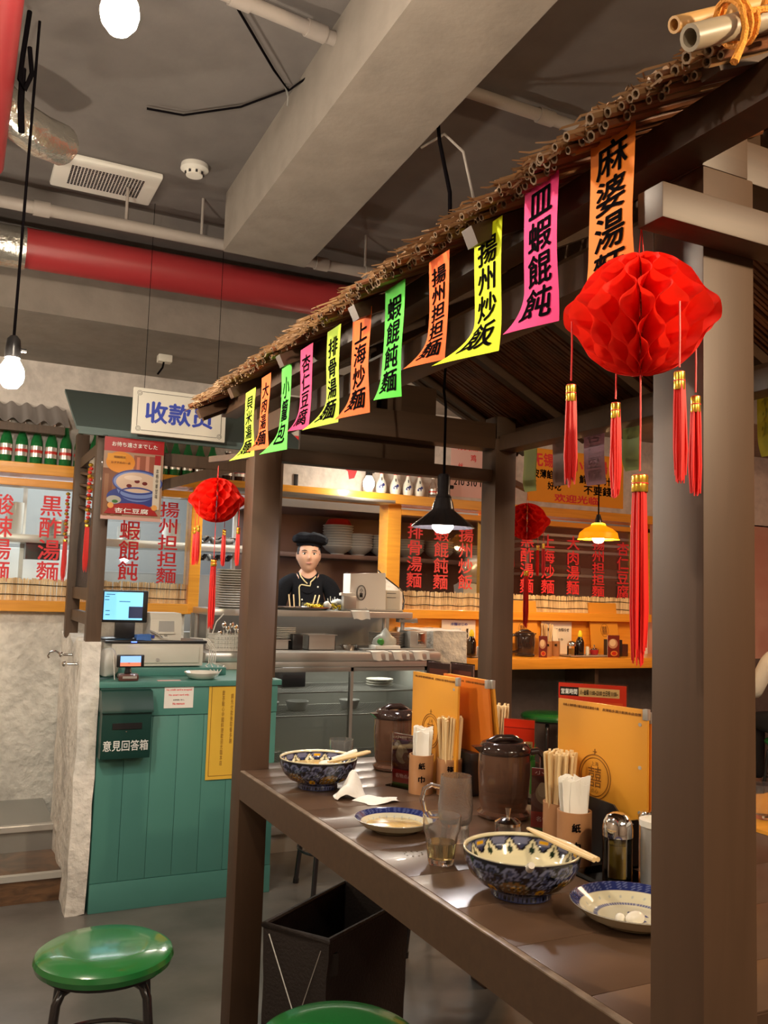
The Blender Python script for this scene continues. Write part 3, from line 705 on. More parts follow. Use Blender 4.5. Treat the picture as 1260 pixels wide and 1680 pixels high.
# ================================================================== LANTERNS
def lantern_ball(R, N=28, nl=72):
    bm = bmesh.new()
    def prof(t):          # t 0 top..1 bottom -> (radius, z) with a bulging waist
        z = math.cos(PI * t) * R * .80
        base = math.sqrt(max(0, 1 - (z / (R * .80)) ** 2)) ** .92 * R * .86
        waist = R * .20 * math.exp(-((z + .0) / (R * .19)) ** 4)
        return max(base + waist * .75, R * .05), z
    K = 9.0
    for i in range(N):
        th = 2 * PI * i / N; V = []
        for j in range(nl + 1):
            t = j / nl; r, z = prof(t); amp = (PI / N) * .98 * (abs(math.cos(K * PI * t)) ** .75) * (1 if math.cos(K * PI * t) > 0 else -1) * (1 if i % 2 else -1)
            row = []
            for q, fr in enumerate((.12, .62, .86, 1.0)):
                a = th + amp * (fr ** 1.0 if q else 0); row.append(bm.verts.new((r * fr * math.cos(a), r * fr * math.sin(a), z)))
            V.append(row)
        for j in range(nl):
            for q in range(3): bm.faces.new((V[j][q], V[j][q + 1], V[j + 1][q + 1], V[j + 1][q]))
    me = bpy.data.meshes.new('honeycomb'); bm.to_mesh(me); bm.free(); me.polygons.foreach_set('use_smooth', [True] * len(me.polygons)); return me
m_tissue = translucent('red_honeycomb_tissue', (.95, .032, .014), .45, .7)
def tassel(b_thread, b_gold, x, y, z, L, r, seed):
    rr = random.Random(seed)
    b_gold.lathe([(0, 0), (r * .92, -.001), (r, -.004), (r * .96, -.012)], (x, y, z), 14)
    for k in range(46):
        a = rr.uniform(0, 2 * PI); q = r * math.sqrt(rr.random()); l = L * rr.uniform(.86, 1.0); dx, dy = math.cos(a) * q, math.sin(a) * q; sp = rr.uniform(.9, 1.35)
        b_thread.tube([(x + dx * .8, y + dy * .8, z - .001), (x + dx * 1.0, y + dy * 1.0, z - L * .3), (x + dx * sp + rr.uniform(-.001, .001), y + dy * sp, z - L * .7), (x + dx * sp * .85, y + dy * sp * .85, z - l)], [.0012, .0016, .0015, .0008], 4, caps=False)
def make_lantern(R=.0945, detail=True):
    t = thing('paper_lantern', '', 'lantern', (0, 0, 0))
    me = lantern_ball(R); me.materials.append(m_tissue); o = bpy.data.objects.new('honeycomb_ball', me); COL.objects.link(o); o.parent = t
    MB().tube([(-.004, 0, R * .79), (0, 0, R * 1.24), (.004, 0, R * .79)], .0009, 5).build('hanging_string', m_redthread, t, world=False)
    def tas(name, x, y, z0, z1, L, r, seed):
        p = MB().tube([(x, y, z0), (x + .0006, y, (z0 + z1) / 2), (x, y, z1)], .0012, 5).build('string', m_redthread, t, world=False)
        b = MB(); g = MB(); k = MB()
        tassel(b, k, x, y, z1 - .004, L, r, seed); k.build('cap', m_redthread, p, world=False, smooth=True)
        g.lathe([(r * 1.02, 0), (r * 1.05, -.001), (r * 1.02, -.008), (r * 1.0, -.0095), (r * 1.03, -.011), (r * 1.04, -.019), (r * .98, -.0205)], (x, y, z1 - .006), 16)
        g.build('gold_band', m_gold, p, world=False)
        g = MB().lathe([(r * 1.06, -.0092), (r * 1.07, -.0098), (r * 1.06, -.0106)], (x, y, z1 - .006), 16); g.build('red_band', m_redthread, p, world=False)
        o = b.build('tassel_threads', m_redthread, p, world=False); o['kind'] = 'stuff'
    tas('c', 0, 0, -R * .78, -.197, .235, .0098, 1)
    for k, (a, dz) in enumerate(((158, 0), (257, .0), (-3, 0), (69, 0))):
        a = math.radians(a); x, y = R * .93 * math.cos(a), R * .93 * math.sin(a); tas('s', x, y, -.01, -.088, .13, .0062, k + 2)
    return t
L1 = make_lantern(); L1['label'] = 'large red honeycomb paper lantern hanging from the near cross beam'; L1['group'] = 'red honeycomb lanterns'
L1.location = (.757, .835, 1.725)
L2 = dup(L1, (.80, 2.935, 1.66), 1.0, 'red honeycomb lantern hanging left of the far front post')
L3 = dup(L1, (2.12, 3.0, 1.675), 2.2, 'dark red honeycomb lantern half hidden behind the back right post')
MB().beam((.87, 2.77, 1.80), (.78, 2.96, 1.80), .02, .02).build('bracket', m_timber_h, pav)
MB().beam((1.86, 2.78, 1.81), (2.13, 3.02, 1.81), .02, .02).build('bracket', m_timber_h, pav)
# ================================================================== CASHIER BOOTH
bo = thing('cashier_booth', 'dark timber booth frame with a slate green roof over the till', 'booth', (.9, 4.25, 0))
MB().box(.54, .602, 3.945, 4.005, 1.11, 2.02, .002).build('post', m_booth, bo)
MB().box(.528, .588, 4.575, 4.635, 1.10, 2.10, .002).build('post', m_booth, bo)
MB().box(1.33, 1.39, 3.945, 4.005, .955, 2.02, .002).build('post', m_booth, bo)
for z0, z1 in ((1.185, 1.235), (1.29, 1.345), (1.93, 1.98)): MB().box(.55, .585, 4.005, 4.575, z0, z1).build('rail', m_booth, bo)
MB().box(.563, .572, 4.005, 4.575, 1.345, 1.66).subdiv(6).rough(.004, 40).build('carved_screen', m_chalk, bo)
for k in range(4):
    z = 1.67 + k * .055; MB().beam((.567, 4.01, z), (.567, 4.57, z + .07), .012, .03, up=(1, 0, 0)).build('lattice_bar', m_booth, bo)
b = MB().box(.558, .578, 4.01, 4.30, 1.86, 1.965).subdiv(6).rough(.012, 30); b.build('carved_ornament', M('pale_carving', (.45, .40, .33), .7, n=(30, .8, (.12, .09, .07))), bo)
MB().box(.602, 1.33, 3.95, 3.99, 1.90, 1.955, .002).build('rail', m_booth, bo)
MB().beam((.80, 3.97, 1.80), (1.34, 3.97, 1.985), .03, .045).build('brace', m_booth, bo)
MB().prism([(3.86, 2.005), (3.86, 2.02), (4.42, 2.285), (4.42, 2.27)], 'x', .44, 1.48).build('roof_board', m_slate, bo)
MB().beam((.45, 3.87, 2.0), (1.47, 3.87, 2.0), .015, .02).build('roof_edge', m_slate, bo)
# corrugated awning on the back wall
def tin(u, v): x = -1.2 + u * 1.72; return Vector((x, 4.86 + v * .24, 2.185 + v * .13 + .012 * math.sin(x * 2 * PI / .075)))
t = single(MB().grid(tin, 180, 3, .001), 'tin_awning', m_tin, 'strip of corrugated tin awning above the green bottles', 'awning')
struct(MB().box(-1.2, .50, 4.88, 4.92, 2.135, 2.175), 'trim_12', m_booth)
# red beaded tassels hanging on the booth posts
def bead_tassel(x, y, ztop, zt, L, label):
    t = thing('bead_tassel', label, 'tassel', (x, y, ztop), 0, 'beaded red tassels on the booth')
    b = MB(); c = MB(); z = ztop; k = 0
    while z > zt + .01:
        (b if k % 3 else c).sphere((x + .003 * math.sin(k * 2), y, z), .0095 if k % 3 else .011, 8, (1, 1, .8)); z -= .0165; k += 1
    b.build('red_beads', m_redp, t)['kind'] = 'stuff'; c.build('gold_beads', m_gold, t)['kind'] = 'stuff'
    b = MB(); k2 = MB(); tassel(b, k2, x, y, zt, L, .011, int(x * 1000)); k2.build('cap', m_gold, t); o = b.build('threads', m_redthread, t); o['kind'] = 'stuff'
bead_tassel(.505, 4.60, 1.80, 1.575, .21, 'beaded red tassel hanging on the rear booth post')
bead_tassel(.528, 4.02, 1.88, 1.62, .21, 'beaded red tassel hanging on the front booth post')
# cashier sign
t = thing('hanging_sign', 'cream cashier sign with three blue characters hanging over the till', 'sign', (.845, 3.75, 1.995))
MB().box(.645, 1.045, 3.75, 3.765, 1.995, 2.192, .003).build('board', m_cream, t)
letters('lettering', '收款员', .1, m_blueink, t, on_y(.842, 3.7485, 2.093), .03, 1, .29, .095)
f = MB(); x0, x1, z0, z1, c, w = .665, 1.025, 2.012, 2.175, .018, .0016
for a, q in (((x0 + c, z0), (x1 - c, z0)), ((x0 + c, z1), (x1 - c, z1)), ((x0, z0 + c), (x0, z1 - c)), ((x1, z0 + c), (x1, z1 - c))):
    f.box(min(a[0], q[0]) - w / 2, max(a[0], q[0]) + w / 2, 3.7485, 3.7495, min(a[1], q[1]) - w / 2, max(a[1], q[1]) + w / 2)
for cx_, cz_ in ((x0 + .006, z0 + .006), (x1 - .006, z0 + .006), (x0 + .006, z1 - .006), (x1 - .006, z1 - .006)):
    for rr in (.010, .005): f.tube([(cx_ + rr * math.cos(k * PI / 6), 3.749, cz_ + rr * math.sin(k * PI / 6)) for k in range(12)], .0008, 4, closed=True)
f.build('printed_border', m_ink, t)
for x in (.69, 1.0): MB().cyl((x, 3.757, 2.19), (x, 3.757, 3.0), .0012).build('hanging_wire', m_ink, t)
t = thing('ceiling_box', 'small cream junction box with a black lead under the soffit above the sign', 'box', (.86, 4.6, 2.56))
MB().box(.90, .97, 4.55, 4.61, 2.52, 2.558, .004).build('box', m_cream, t); MB().tube([(.93, 4.57, 2.52), (.925, 4.57, 2.49), (.90, 4.56, 2.45)], .005, 6).build('lead', m_ink, t)
# dessert poster in its clear frame
t = thing('dessert_poster', 'framed dessert poster with a blue bowl of white almond jelly, under the sign', 'poster', (.68, 3.85, 1.636))
F = lambda a, b_, d: (.555 + a * .25, 3.848 - d, 1.636 + b_ * .35)
MB().box(.548, .812, 3.849, 3.856, 1.628, 1.993, .002).build('frame', m_acry, t)
blue, lb = (.16, .22, .50), (.42, .50, .72)
prints('print', [('r', (0, 0, 1, 1), (.62, .50, .42)), ('r', (.0, .05, .35, .62), (.42, .22, .10)), ('r', (.5, .55, .95, .8), (.55, .30, .22)), ('r', (.55, .62, .6, .78), (.75, .45, .35)), ('r', (.7, .58, .76, .8), (.72, .48, .4)),
    ('r', (.03, .0, .1, .55), (.50, .32, .2)), ('r', (.16, .0, .22, .5), (.50, .32, .2)),
    ('r', (0, .83, 1, 1), (.62, .03, .06)), ('e', (.28, .70, .24, .13), (.80, .50, .10)), ('r', (.06, .715, .36, .80), (.82, .56, .15)),
    ('e', (.52, .28, .44, .13), blue), ('e', (.58, .40, .34, .17), lb), ('e', (.58, .47, .42, .155), lb), ('ring', (.58, .47, .42, .155, .02), blue), ('e', (.58, .465, .36, .125), (.78, .68, .60)),
    ('ring', (.58, .33, .30, .08, .02), blue), ('e', (.44, .42, .045, .022), (.38, .03, .03)), ('e', (.57, .48, .045, .022), (.38, .03, .03)), ('e', (.70, .46, .045, .022), (.38, .03, .03)),
    ('e', (.5, .52, .15, .03), (.84, .76, .70)), ('e', (.20, .24, .12, .05), (.66, .64, .60)), ('e', (.22, .22, .05, .02), (.2, .4, .15)),
    ('r', (.84, .15, .96, .70), (.78, .74, .68)), ('r', (.85, .70, .95, .82), (.6, .04, .08)),
    ('p', [(.05, .07), (.95, .07), (.86, .16), (.7, .2), (.5, .21), (.3, .2), (.14, .16)], (.60, .03, .03)), ('e', (.15, .17, .05, .035), (.85, .6, .3)), ('e', (.88, .17, .05, .035), (.85, .6, .3)), ('r', (0, 0, 1, .04), (.78, .62, .58))], t, F)
letters('lettering', '杏仁豆腐', .05, m_whiteink, t, on_y(.68, 3.8405, 1.676), .01, 1, .14, .022)
letters('lettering', 'お待ち遠さまでした', .05, m_whiteink, t, on_y(.68, 3.8405, 1.957), .01, 1, .19, .020)
letters('lettering', '期間限定', .05, m_goldink, t, on_y(.62, 3.8405, 1.902), .02, 1, .05, .010); letters('lettering', 'おすすめの一品', .05, m_goldink, t, on_y(.625, 3.8405, 1.878), .02, 1, .08, .010)
letters('lettering', vert('本格中華甘味'), .05, m_ink, t, on_y(.78, 3.8405, 1.80), .0, 1, .012, .13)
MB().tube([(.56, 3.852, 1.99), (.60, 3.90, 2.01)], .001, 4).build('hanging_wire', m_steel, t)

# ================================================================== TEAL COUNTER
t = thing('cashier_counter', 'teal painted wooden cashier counter with vertical boards', 'counter', (.98, 4.1, 0))
b = MB().box(.612, 1.40, 3.945, 4.43, 0, .925); b.build('body', m_teal, t)
nb = 7; wdt = (1.40 - .612) / nb
for k in range(nb): MB().box(.612 + k * wdt + .0006, .612 + (k + 1) * wdt - .0006, 3.932, 3.947, .12, .80, .0015).build('board', m_teal, t)
MB().box(.612, 1.40, 3.927, 3.947, .0, .118, .002).build('plinth', m_teal, t); MB().box(.612, 1.40, 3.927, 3.947, .803, .925, .002).build('top_rail', m_teal, t)
MB().box(.605, 1.415, 3.915, 4.435, .925, .95, .003).build('counter_top', m_teal, t)
MB().box(.61, 1.22, 4.16, 4.43, .95, .985, .003).build('raised_shelf', m_teal, t)
# suggestion box
t = thing('suggestion_box', 'dark green metal suggestion box with white characters on the counter front', 'box', (.71, 3.925, .64))
MB().prism([(3.925, .64), (3.855, .64), (3.85, .66), (3.85, .83), (3.925, .83)], 'x', .612, .815).build('body', m_teald, t)
MB().prism([(3.925, .83), (3.838, .83), (3.838, .845), (3.875, .915), (3.925, .918)], 'x', .608, .819).build('lid', m_teald, t)
MB().box(.655, .775, 3.846, 3.853, .762, .787).build('window_slot', m_black, t); MB().sphere((.713, 3.849, .752), .003, 8).build('lock', m_chrome, t)
letters('lettering', '意見回答箱', .05, m_whiteink, t, on_y(.713, 3.8485, .695), .012, 1, .185, .044)
# notices on the counter
t = thing('card_notice', 'small white notice with red English lines on the teal counter', 'notice', (.943, 3.925, .833))
MB().box(.880, 1.008, 3.924, 3.926, .833, .938).build('sheet', m_paper, t)
for s, z, w, h, m in (('クレジットカード使用不可', .927, .10, .007, m_ink), ('No credit card is accepted', .911, .112, .010, m_redink), ('No smart card only.', .889, .09, .010, m_redink), ('お手洗いなし', .868, .05, .006, m_ink), ('No restroom', .852, .052, .010, m_redink)):
    letters('lettering', s, .02, m, t, on_y(.944, 3.9235, z), .03, 1, w, h)
single(MB().box(.85, .95, 3.925, 3.955, .9505, .952), 'price_strip', m_pinkp, 'thin pink paper strip lying on the counter edge above the notice', 'paper')
t = thing('yellow_notice', 'tall yellow notice with printed border on the teal counter', 'notice', (1.17, 3.925, .515))
MB().box(1.078, 1.27, 3.924, 3.926, .515, .937).build('sheet', m_yellow, t)
b = MB()
for x0, x1, z0, z1 in ((1.09, 1.258, .53, .532), (1.09, 1.258, .922, .924), (1.09, 1.092, .53, .924), (1.256, 1.258, .53, .924)): b.box(x0, x1, 3.9232, 3.924, z0, z1)
b.build('printed_border', m_goldink, t)
for x, s, zc, h in ((1.225, '本店各種點心即叫即蒸', .76, .27), (1.185, '請先付款後取餐多謝', .78, .22), (1.145, '飲茶點心中國料理歡迎光臨本店', .74, .33)):
    letters('lettering', vert(s), .02, m_goldink, t, on_y(x, 3.9228, zc), .0, 1, .012, h)
# things on the counter
t = thing('pass_fill_housing', 'slim housing added under the bottle shelf for the fill light over the pass', 'lamp', (1.9, 4.97, 1.905)); MB().box(1.38, 2.42, 4.80, 4.92, 1.906, 1.925, .002).build('housing', m_steeld, t); MB().box(1.38, 1.42, 4.9, 4.99, 1.91, 1.925).build('bracket', m_steeld, t)  # housing made up to go with the added pass light
t = thing('phone_stand', 'black phone in a brown stand showing a blue and red screen', 'phone', (.725, 3.965, .95))
MB().box(.683, .770, 3.935, 3.985, .95, .982, .01).build('base', M('brown_plastic', (.12, .045, .035), .25, coat=.5), t)
MB().box(.70, .76, 3.9335, 3.936, .962, .972).build('label_plate', m_label, t)
MB().tube([(.727, 3.965, .98), (.727, 3.97, 1.0), (.727, 3.965, 1.03)], [.018, .012, .016], 12).build('neck', m_black, t)
p = MB().box(.675, .792, 3.952, 3.964, 1.008, 1.062, .005).build('phone', m_black, t)
MB().box(.690, .777, 3.9512, 3.952, 1.0135, 1.0565).build('screen', emis('phone_screen', (.25, .48, .9), .8), p)
MB().box(.690, .777, 3.9505, 3.9512, 1.0135, 1.029).build('screen_banner', emis('phone_screen_red', (.9, .22, .12), .6), p)
t = thing('coin_dish', 'shallow white oval coin dish on the teal counter', 'dish', (1.06, 3.99, .95))
MB().lathe([(0, .004), (.045, .004), (.072, .026), (.079, .031), (.08, .029), (.062, .006), (.045, 0), (0, 0)], (1.06, 3.995, .951), 36).build('dish', m_porc, t)
# tissue bag
b = MB().sphere((.655, 4.05, 1.02), .045, 18, (1, .8, 1.5)); b.rough(.012, 24); single(b, 'plastic_bag', M('milky_plastic', (.75, .75, .70), .35, trans=.2), 'crumpled milky plastic bag beside the pier', 'bag')
# till drawer
t = thing('cash_drawer', 'wide cream metal cash drawer under the monitor', 'drawer', (.89, 4.36, .985))
MB().box(.69, 1.115, 4.20, 4.42, .99, 1.095, .004).build('case', m_cream, t); MB().box(.71, 1.095, 4.192, 4.202, 1.005, 1.082, .002).build('drawer_front', m_cream, t)
MB().cyl((.90, 4.186, 1.02), (.90, 4.195, 1.02), .008, seg=16).build('lock', m_steel, t)
for x in (.71, 1.09): MB().cyl((x, 4.3, .985), (x, 4.3, .992), .012).build('foot', m_black, t)
t = thing('till_tray', 'dark tray lying on the cash drawer', 'tray', (.9, 4.36, 1.095)); MB().box(.66, 1.13, 4.19, 4.42, 1.0955, 1.108, .004).build('tray', m_black, t)
MB().cyl((.775, 4.188, 1.102), (.80, 4.188, 1.102), .002).build('blue_light', emis('blue_led', (.05, .1, 1), 8), t)
b = MB().box(.80, .87, 4.20, 4.27, 1.109, 1.135).subdiv(3).rough(.006, 30); single(b, 'blue_cloth', M('blue_cloth', (.06, .17, .5), .8), 'folded blue cloth beside the monitor foot', 'cloth')
def curl(u, v): a = u * 2.6; return Vector((.855 + .10 * u + .02 * math.sin(a * 2), 4.175 + v * .045 - .02 * u, 1.115 + .045 * (1 - u) ** 2 - .012 * math.sin(a * 2) * u))
single(MB().grid(curl, 16, 3, .0006), 'receipt', m_paper, 'curling white till receipt hanging over the drawer edge', 'receipt')
b = MB()
for k in range(4): b.tube([(1.10, 4.4, 1.11), (1.14 + .008 * k, 4.3, 1.11), (1.16 + .01 * k, 4.25, 1.06), (1.15 + .01 * k, 4.22, 1.0), (1.13 + .03 * k, 4.20, .99), (1.16, 4.10, .953), (1.14, 4.05, .953)], .0028, 6)
single(b, 'cable_loop', m_white, 'bundle of white cables at the right end of the cash drawer', 'cable')
single(MB().tube([(.67, 4.1, .955), (.668, 4.0, 1.04), (.665, 3.99, 1.07), (.672, 3.965, .955)], .0022, 6), 'charging_cable', m_white, 'thin white cable between the bag and the phone', 'cable')
# monitor
t = thing('till_monitor', 'black till monitor with a bright blue screen', 'monitor', (.75, 4.30, 1.108))
MB().box(.645, .852, 4.243, 4.268, 1.188, 1.337, .006).build('bezel', m_black, t)
MB().prism([(4.268, 1.20), (4.29, 1.22), (4.29, 1.30), (4.268, 1.325)], 'x', .66, .84).build('back', m_black, t)
MB().box(.71, .80, 4.25, 4.28, 1.115, 1.20, .005).build('stand', m_black, t); MB().lathe([(0, .012), (.09, .01), (.1, .002), (.1, 0), (0, 0)], (.745, 4.29, 1.1085), 28).build('foot', m_black, t)
sc_ = MB().box(.652, .828, 4.242, 4.243, 1.20, 1.328).build('screen', emis('monitor_screen', (.22, .62, .95), .95), t)
MB().box(.765, .828, 4.241, 4.242, 1.208, 1.262).build('dark_panel', emis('screen_dark', (.02, .03, .08), .5), t)
b = MB()
for z, x0, x1 in ((1.315, .66, .70), (1.305, .655, .675), (1.29, .655, .675), (1.283, .72, .77), (1.24, .66, .68), (1.222, .66, .68)): b.box(x0, x1, 4.2405, 4.241, z, z + .003)
b.build('screen_lines', m_ink, t)
# printer
t = thing('receipt_printer', 'cream receipt printer beside the monitor', 'printer', (.93, 4.32, 1.108))
MB().prism([(4.23, 1.108), (4.225, 1.205), (4.25, 1.235), (4.40, 1.235), (4.40, 1.108)], 'x', .865, 1.012).build('case', m_cream, t)
MB().box(.905, .975, 4.2215, 4.228, 1.148, 1.198).build('paper_slot', m_steeld, t); MB().box(.90, .98, 4.216, 4.229, 1.138, 1.148, .002).build('tear_bar', m_cream, t)
MB().box(.874, .886, 4.2225, 4.2285, 1.118, 1.132).build('blue_sticker', m_blueink, t)
for x in (.935, .943): MB().cyl((x, 4.2215, 1.13), (x, 4.229, 1.13), .002).build('button', m_black, t)
# chrome door chain / hooks on the pier
t = thing('coat_hook', 'chrome double hook fixed to the rough pier', 'hook', (.515, 4.05, 1.03))
for y, z, L in ((4.0, 1.02, .055), (4.18, 1.045, .05)):
    MB().cyl((.528, y, z), (.520, y, z), .014, seg=16).build('plate', m_chrome, t); MB().cyl((.524, y, z), (.524 - L, y + .01, z), .006, seg=10).build('arm', m_chrome, t)
    MB().sphere((.524 - L, y + .01, z), .012, 14).build('knob', m_chrome, t)
MB().tube([(.474, 4.19, 1.045), (.45, 4.2, 1.06), (.428, 4.2, 1.055), (.42, 4.2, 1.04), (.425, 4.2, 1.03)], .0045, 8).build('hook', m_chrome, t)

# ================================================================== BOTTLE SHELF
def make_bottle(name, mat, H=.222, r=.031, lab=True, neckr=.0125, labcol=None, foil=None):
    t = thing(name, '', 'bottle')
    MB().lathe([(0, .003), (r * .9, 0), (r, .006), (r, H * .50), (r * .92, H * .58), (neckr * 1.25, H * .76), (neckr, H * .82), (neckr * .95, H * .96), (neckr * 1.15, H * .965), (neckr * 1.15, H), (0, H)], seg=20).build('glass', mat, t, world=False)
    if lab:
        MB().lathe([(r + .0006, H * .17), (r + .0006, H * .44)], seg=20).build('label_band', m_label, t, world=False)
        MB().lathe([(r + .0009, H * .27), (r + .0009, H * .34)], seg=20).build('red_stripe', labcol or m_redp, t, world=False)
    MB().lathe([(neckr * 1.2, H * .955), (neckr * 1.25, H * .96), (neckr * 1.25, H + .002), (0, H + .003)], seg=14).build('cap', foil or m_label, t, world=False)
    return t
bt = make_bottle('beer_bottle', m_bottle)
bx = [.152, .228, .304, .378, .452, .525, .60, .68, .76, .83, .905, .98, 1.05, 1.12, 1.19, 1.262, 1.335]
for i, x in enumerate(bx):
    o = bt if i == 0 else dup(bt, (0, 0, 0)); o.location = (x, 5.035, 1.985); o.rotation_euler = (0, 0, i * 1.3)
    o['label'] = 'green beer bottle with a silver label, %s on the wall shelf' % nth(i, 99, 'from the left'); o['group'] = 'green beer bottles on the wall shelf'
bt = make_bottle('brown_bottle', m_dkbottle, .17, .031, True, .016, m_redp)
for i, x in enumerate((1.425, 1.50)):
    o = bt if i == 0 else dup(bt, (0, 0, 0)); o.location = (x, 5.03, 1.985)
    o['label'] = ('left', 'right')[i] + ' squat dark bottle with a red label after the green bottles'; o['group'] = 'dark bottles with red labels'
sk = thing('sake_bottle', '', 'bottle')
MB().lathe([(0, .002), (.028, 0), (.035, .02), (.036, .045), (.03, .075), (.016, .1), (.0115, .125), (.011, .142), (0, .142)], seg=24).build('body', m_porc, sk, world=False)
MB().lathe([(.0128, .128), (.013, .15), (.0, .152)], seg=14).build('cap', m_redp, sk, world=False)
prints('blue_painting', [('e', (.0, .045, .014, .012), (.05, .12, .4)), ('e', (.01, .055, .008, .01), (.08, .16, .45)), ('e', (-.012, .04, .006, .008), (.08, .16, .45)), ('r', (-.003, .082, .003, .108), (.03, .03, .05))], sk, lambda a, b_, d: (a, -(.0375 if b_ < .07 else .027 - (b_ - .082) * .55) + abs(a) * .35 - d, b_))
for i, x in enumerate((2.335, 2.425, 2.525, 2.615, 2.70)):
    o = sk if i == 0 else dup(sk, (0, 0, 0)); place(o, (x, 5.02, 1.985), -.35)
    o['label'] = 'white bottle with blue flowers and a red cap, %s in its row' % nth(i, 99, 'from the left'); o['group'] = 'white and blue bottles on the shelf'
bt = make_bottle('spirit_bottle', m_glass, .13, .027, True, .012, m_redp); place(bt, (2.80, 5.02, 1.985)); bt['label'] = 'small clear bottle with a red label at the right end of the white bottles'
single(MB().box(1.865, 1.89, YW - .012, YW, 2.0, 2.07, .002), 'wall_switch', m_black, 'narrow black box on the wall above the shelf by the red marks', 'switch')
# posters on the back wall
t = thing('noodle_poster', 'large orange poster with red and black characters on the right wall', 'poster', (4.03, YW, 2.04))
MB().box(3.60, 4.46, YW - .004, YW - .001, 2.035, 2.415).build('sheet', M('orange_poster_paper', (.95, .38, .02), .6), t)
yp = YW - .005
for s, x, z, w, h, m in (('无锡', 3.73, 2.335, .18, .10, m_redink), ('小籠湯', 4.14, 2.325, .34, .10, m_redink), ('皮薄餡多', 3.76, 2.235, .24, .065, m_ink), ('鮮美多汁', 4.20, 2.225, .30, .065, m_ink), ('不', 3.65, 2.155, .05, .06, m_ink), ('好吃', 3.83, 2.155, .12, .06, m_ink), ('不要錢', 4.22, 2.15, .26, .07, m_ink), ('欢迎光临', 4.03, 2.075, .40, .06, m_redink)):
    letters('lettering', s, .08, m, t, on_y(x, yp, z), .03, 1, w, h)
t = thing('menu_sheet', 'pink price sheet with red characters and black figures on the wall', 'menu', (3.12, YW, 2.07))
MB().box(2.975, 3.50, YW - .004, YW - .001, 2.02, 2.41).build('sheet', m_pinkp, t)
for s, x, z, w, h, m in (('竹笑熟', 3.10, 2.36, .17, .045, m_redink), ('鸡', 3.15, 2.29, .045, .05, m_redink), ('丝', 3.05, 2.23, .04, .04, m_redink), ('210 310 150 280', 3.19, 2.12, .38, .045, m_ink), ('麻辣', 3.35, 2.3, .1, .12, m_redink)):
    letters('lettering', s, .08, m, t, on_y(x, yp, z), .02, 1, w, h)
# ================================================================== RIGHT WALL COUNTER
t = thing('wall_counter', 'orange varnished bar counter along the right back wall', 'counter', (4.2, 4.9, .90))
MB().box(2.86, 5.2, 4.70, 5.1, .905, .972, .004).build('counter_top', m_orange, t)
for x in (3.0, 3.95, 4.9): MB().box(x, x + .03, 4.78, 5.1, .70, .905).build('bracket', m_booth, t)
CZ = .972
def card(x, y, z, w, h, rz, label, items=None, mat=None, txt=(), name='menu_card', cat='card', group=None, tilt=0):
    t = thing(name, label, cat, (x, y, z), rz, group)
    o = MB().box(-w / 2, w / 2, 0, .0022, 0, h, .0004).build('sheet', mat or m_paper, t, world=False)
    fn = lambda a, b_, d: (-w / 2 + a * w, -.0006 - d, b_ * h)
    if items: prints('print', items, t, lambda a, b_, d: Vector(fn(a, b_, d)) + wloc(t))
    for s, a, b_, ww, hh, m in txt:
        q = letters('lettering', s, .02, m, None, lambda p, r: Vector(fn(a, b_, .004)) + Vector((p, 0, r)), .02, 1, ww * w, hh * h)
        if q: q.parent = t
    return t
c = card(3.06, 5.085, CZ, .26, .225, 0, 'white notice with blue heading on the bar wall left of the back post', txt=(('冷麺はじめ', .5, .88, .5, .09, m_blueink), (vert('夏季限定'), .75, .45, .07, .6, m_ink), (vert('涼拌麵'), .3, .45, .07, .45, m_ink)), name='wall_notice', cat='notice')
c = card(3.86, 5.085, CZ, .26, .225, 0, 'white notice with a black line of writing on the bar wall', txt=(('営業時間のお知らせ', .5, .75, .8, .11, m_ink), ('十時より', .5, .45, .4, .08, m_ink)), name='wall_notice', cat='notice')
c = card(4.66, 5.085, CZ, .07, .24, 0, 'narrow white notice behind the long tassel', name='wall_notice', cat='notice')
def wall_menu(x, label):
    t = thing('menu_board', label, 'menu', (x, 5.03, CZ), 0)
    MB().prism([(0, 0), (.01, 0), (.062, .365), (.052, .365)], 'x', -.125, .125).build('board', m_menu, t, world=False)
    MB().prism([(.014, .0), (.018, 0), (.068, .350), (.064, .350)], 'x', -.12, .132).build('back_board', m_menu2, t, world=False)
    q = letters('emblem', '囍', .05, m_goldink, None, lambda a, b_: (.0 + a, -.0015 + (b_ + .17) * .143, .17 + b_), .01, 1, .045, .06); q.parent = t
    b = MB(); b.tube([(.034 * math.cos(k * PI / 14), -.0022 + (.17 + .045 * math.sin(k * PI / 14)) * .143, .17 + .045 * math.sin(k * PI / 14)) for k in range(28)], .0012, 4, closed=True); b.build('emblem_ring', m_goldink, t, world=False)
    return t
wall_menu(4.26, 'amber menu board leaning on the bar wall at the right'); wall_menu(3.55, 'amber menu board behind the brown jug on the bar')
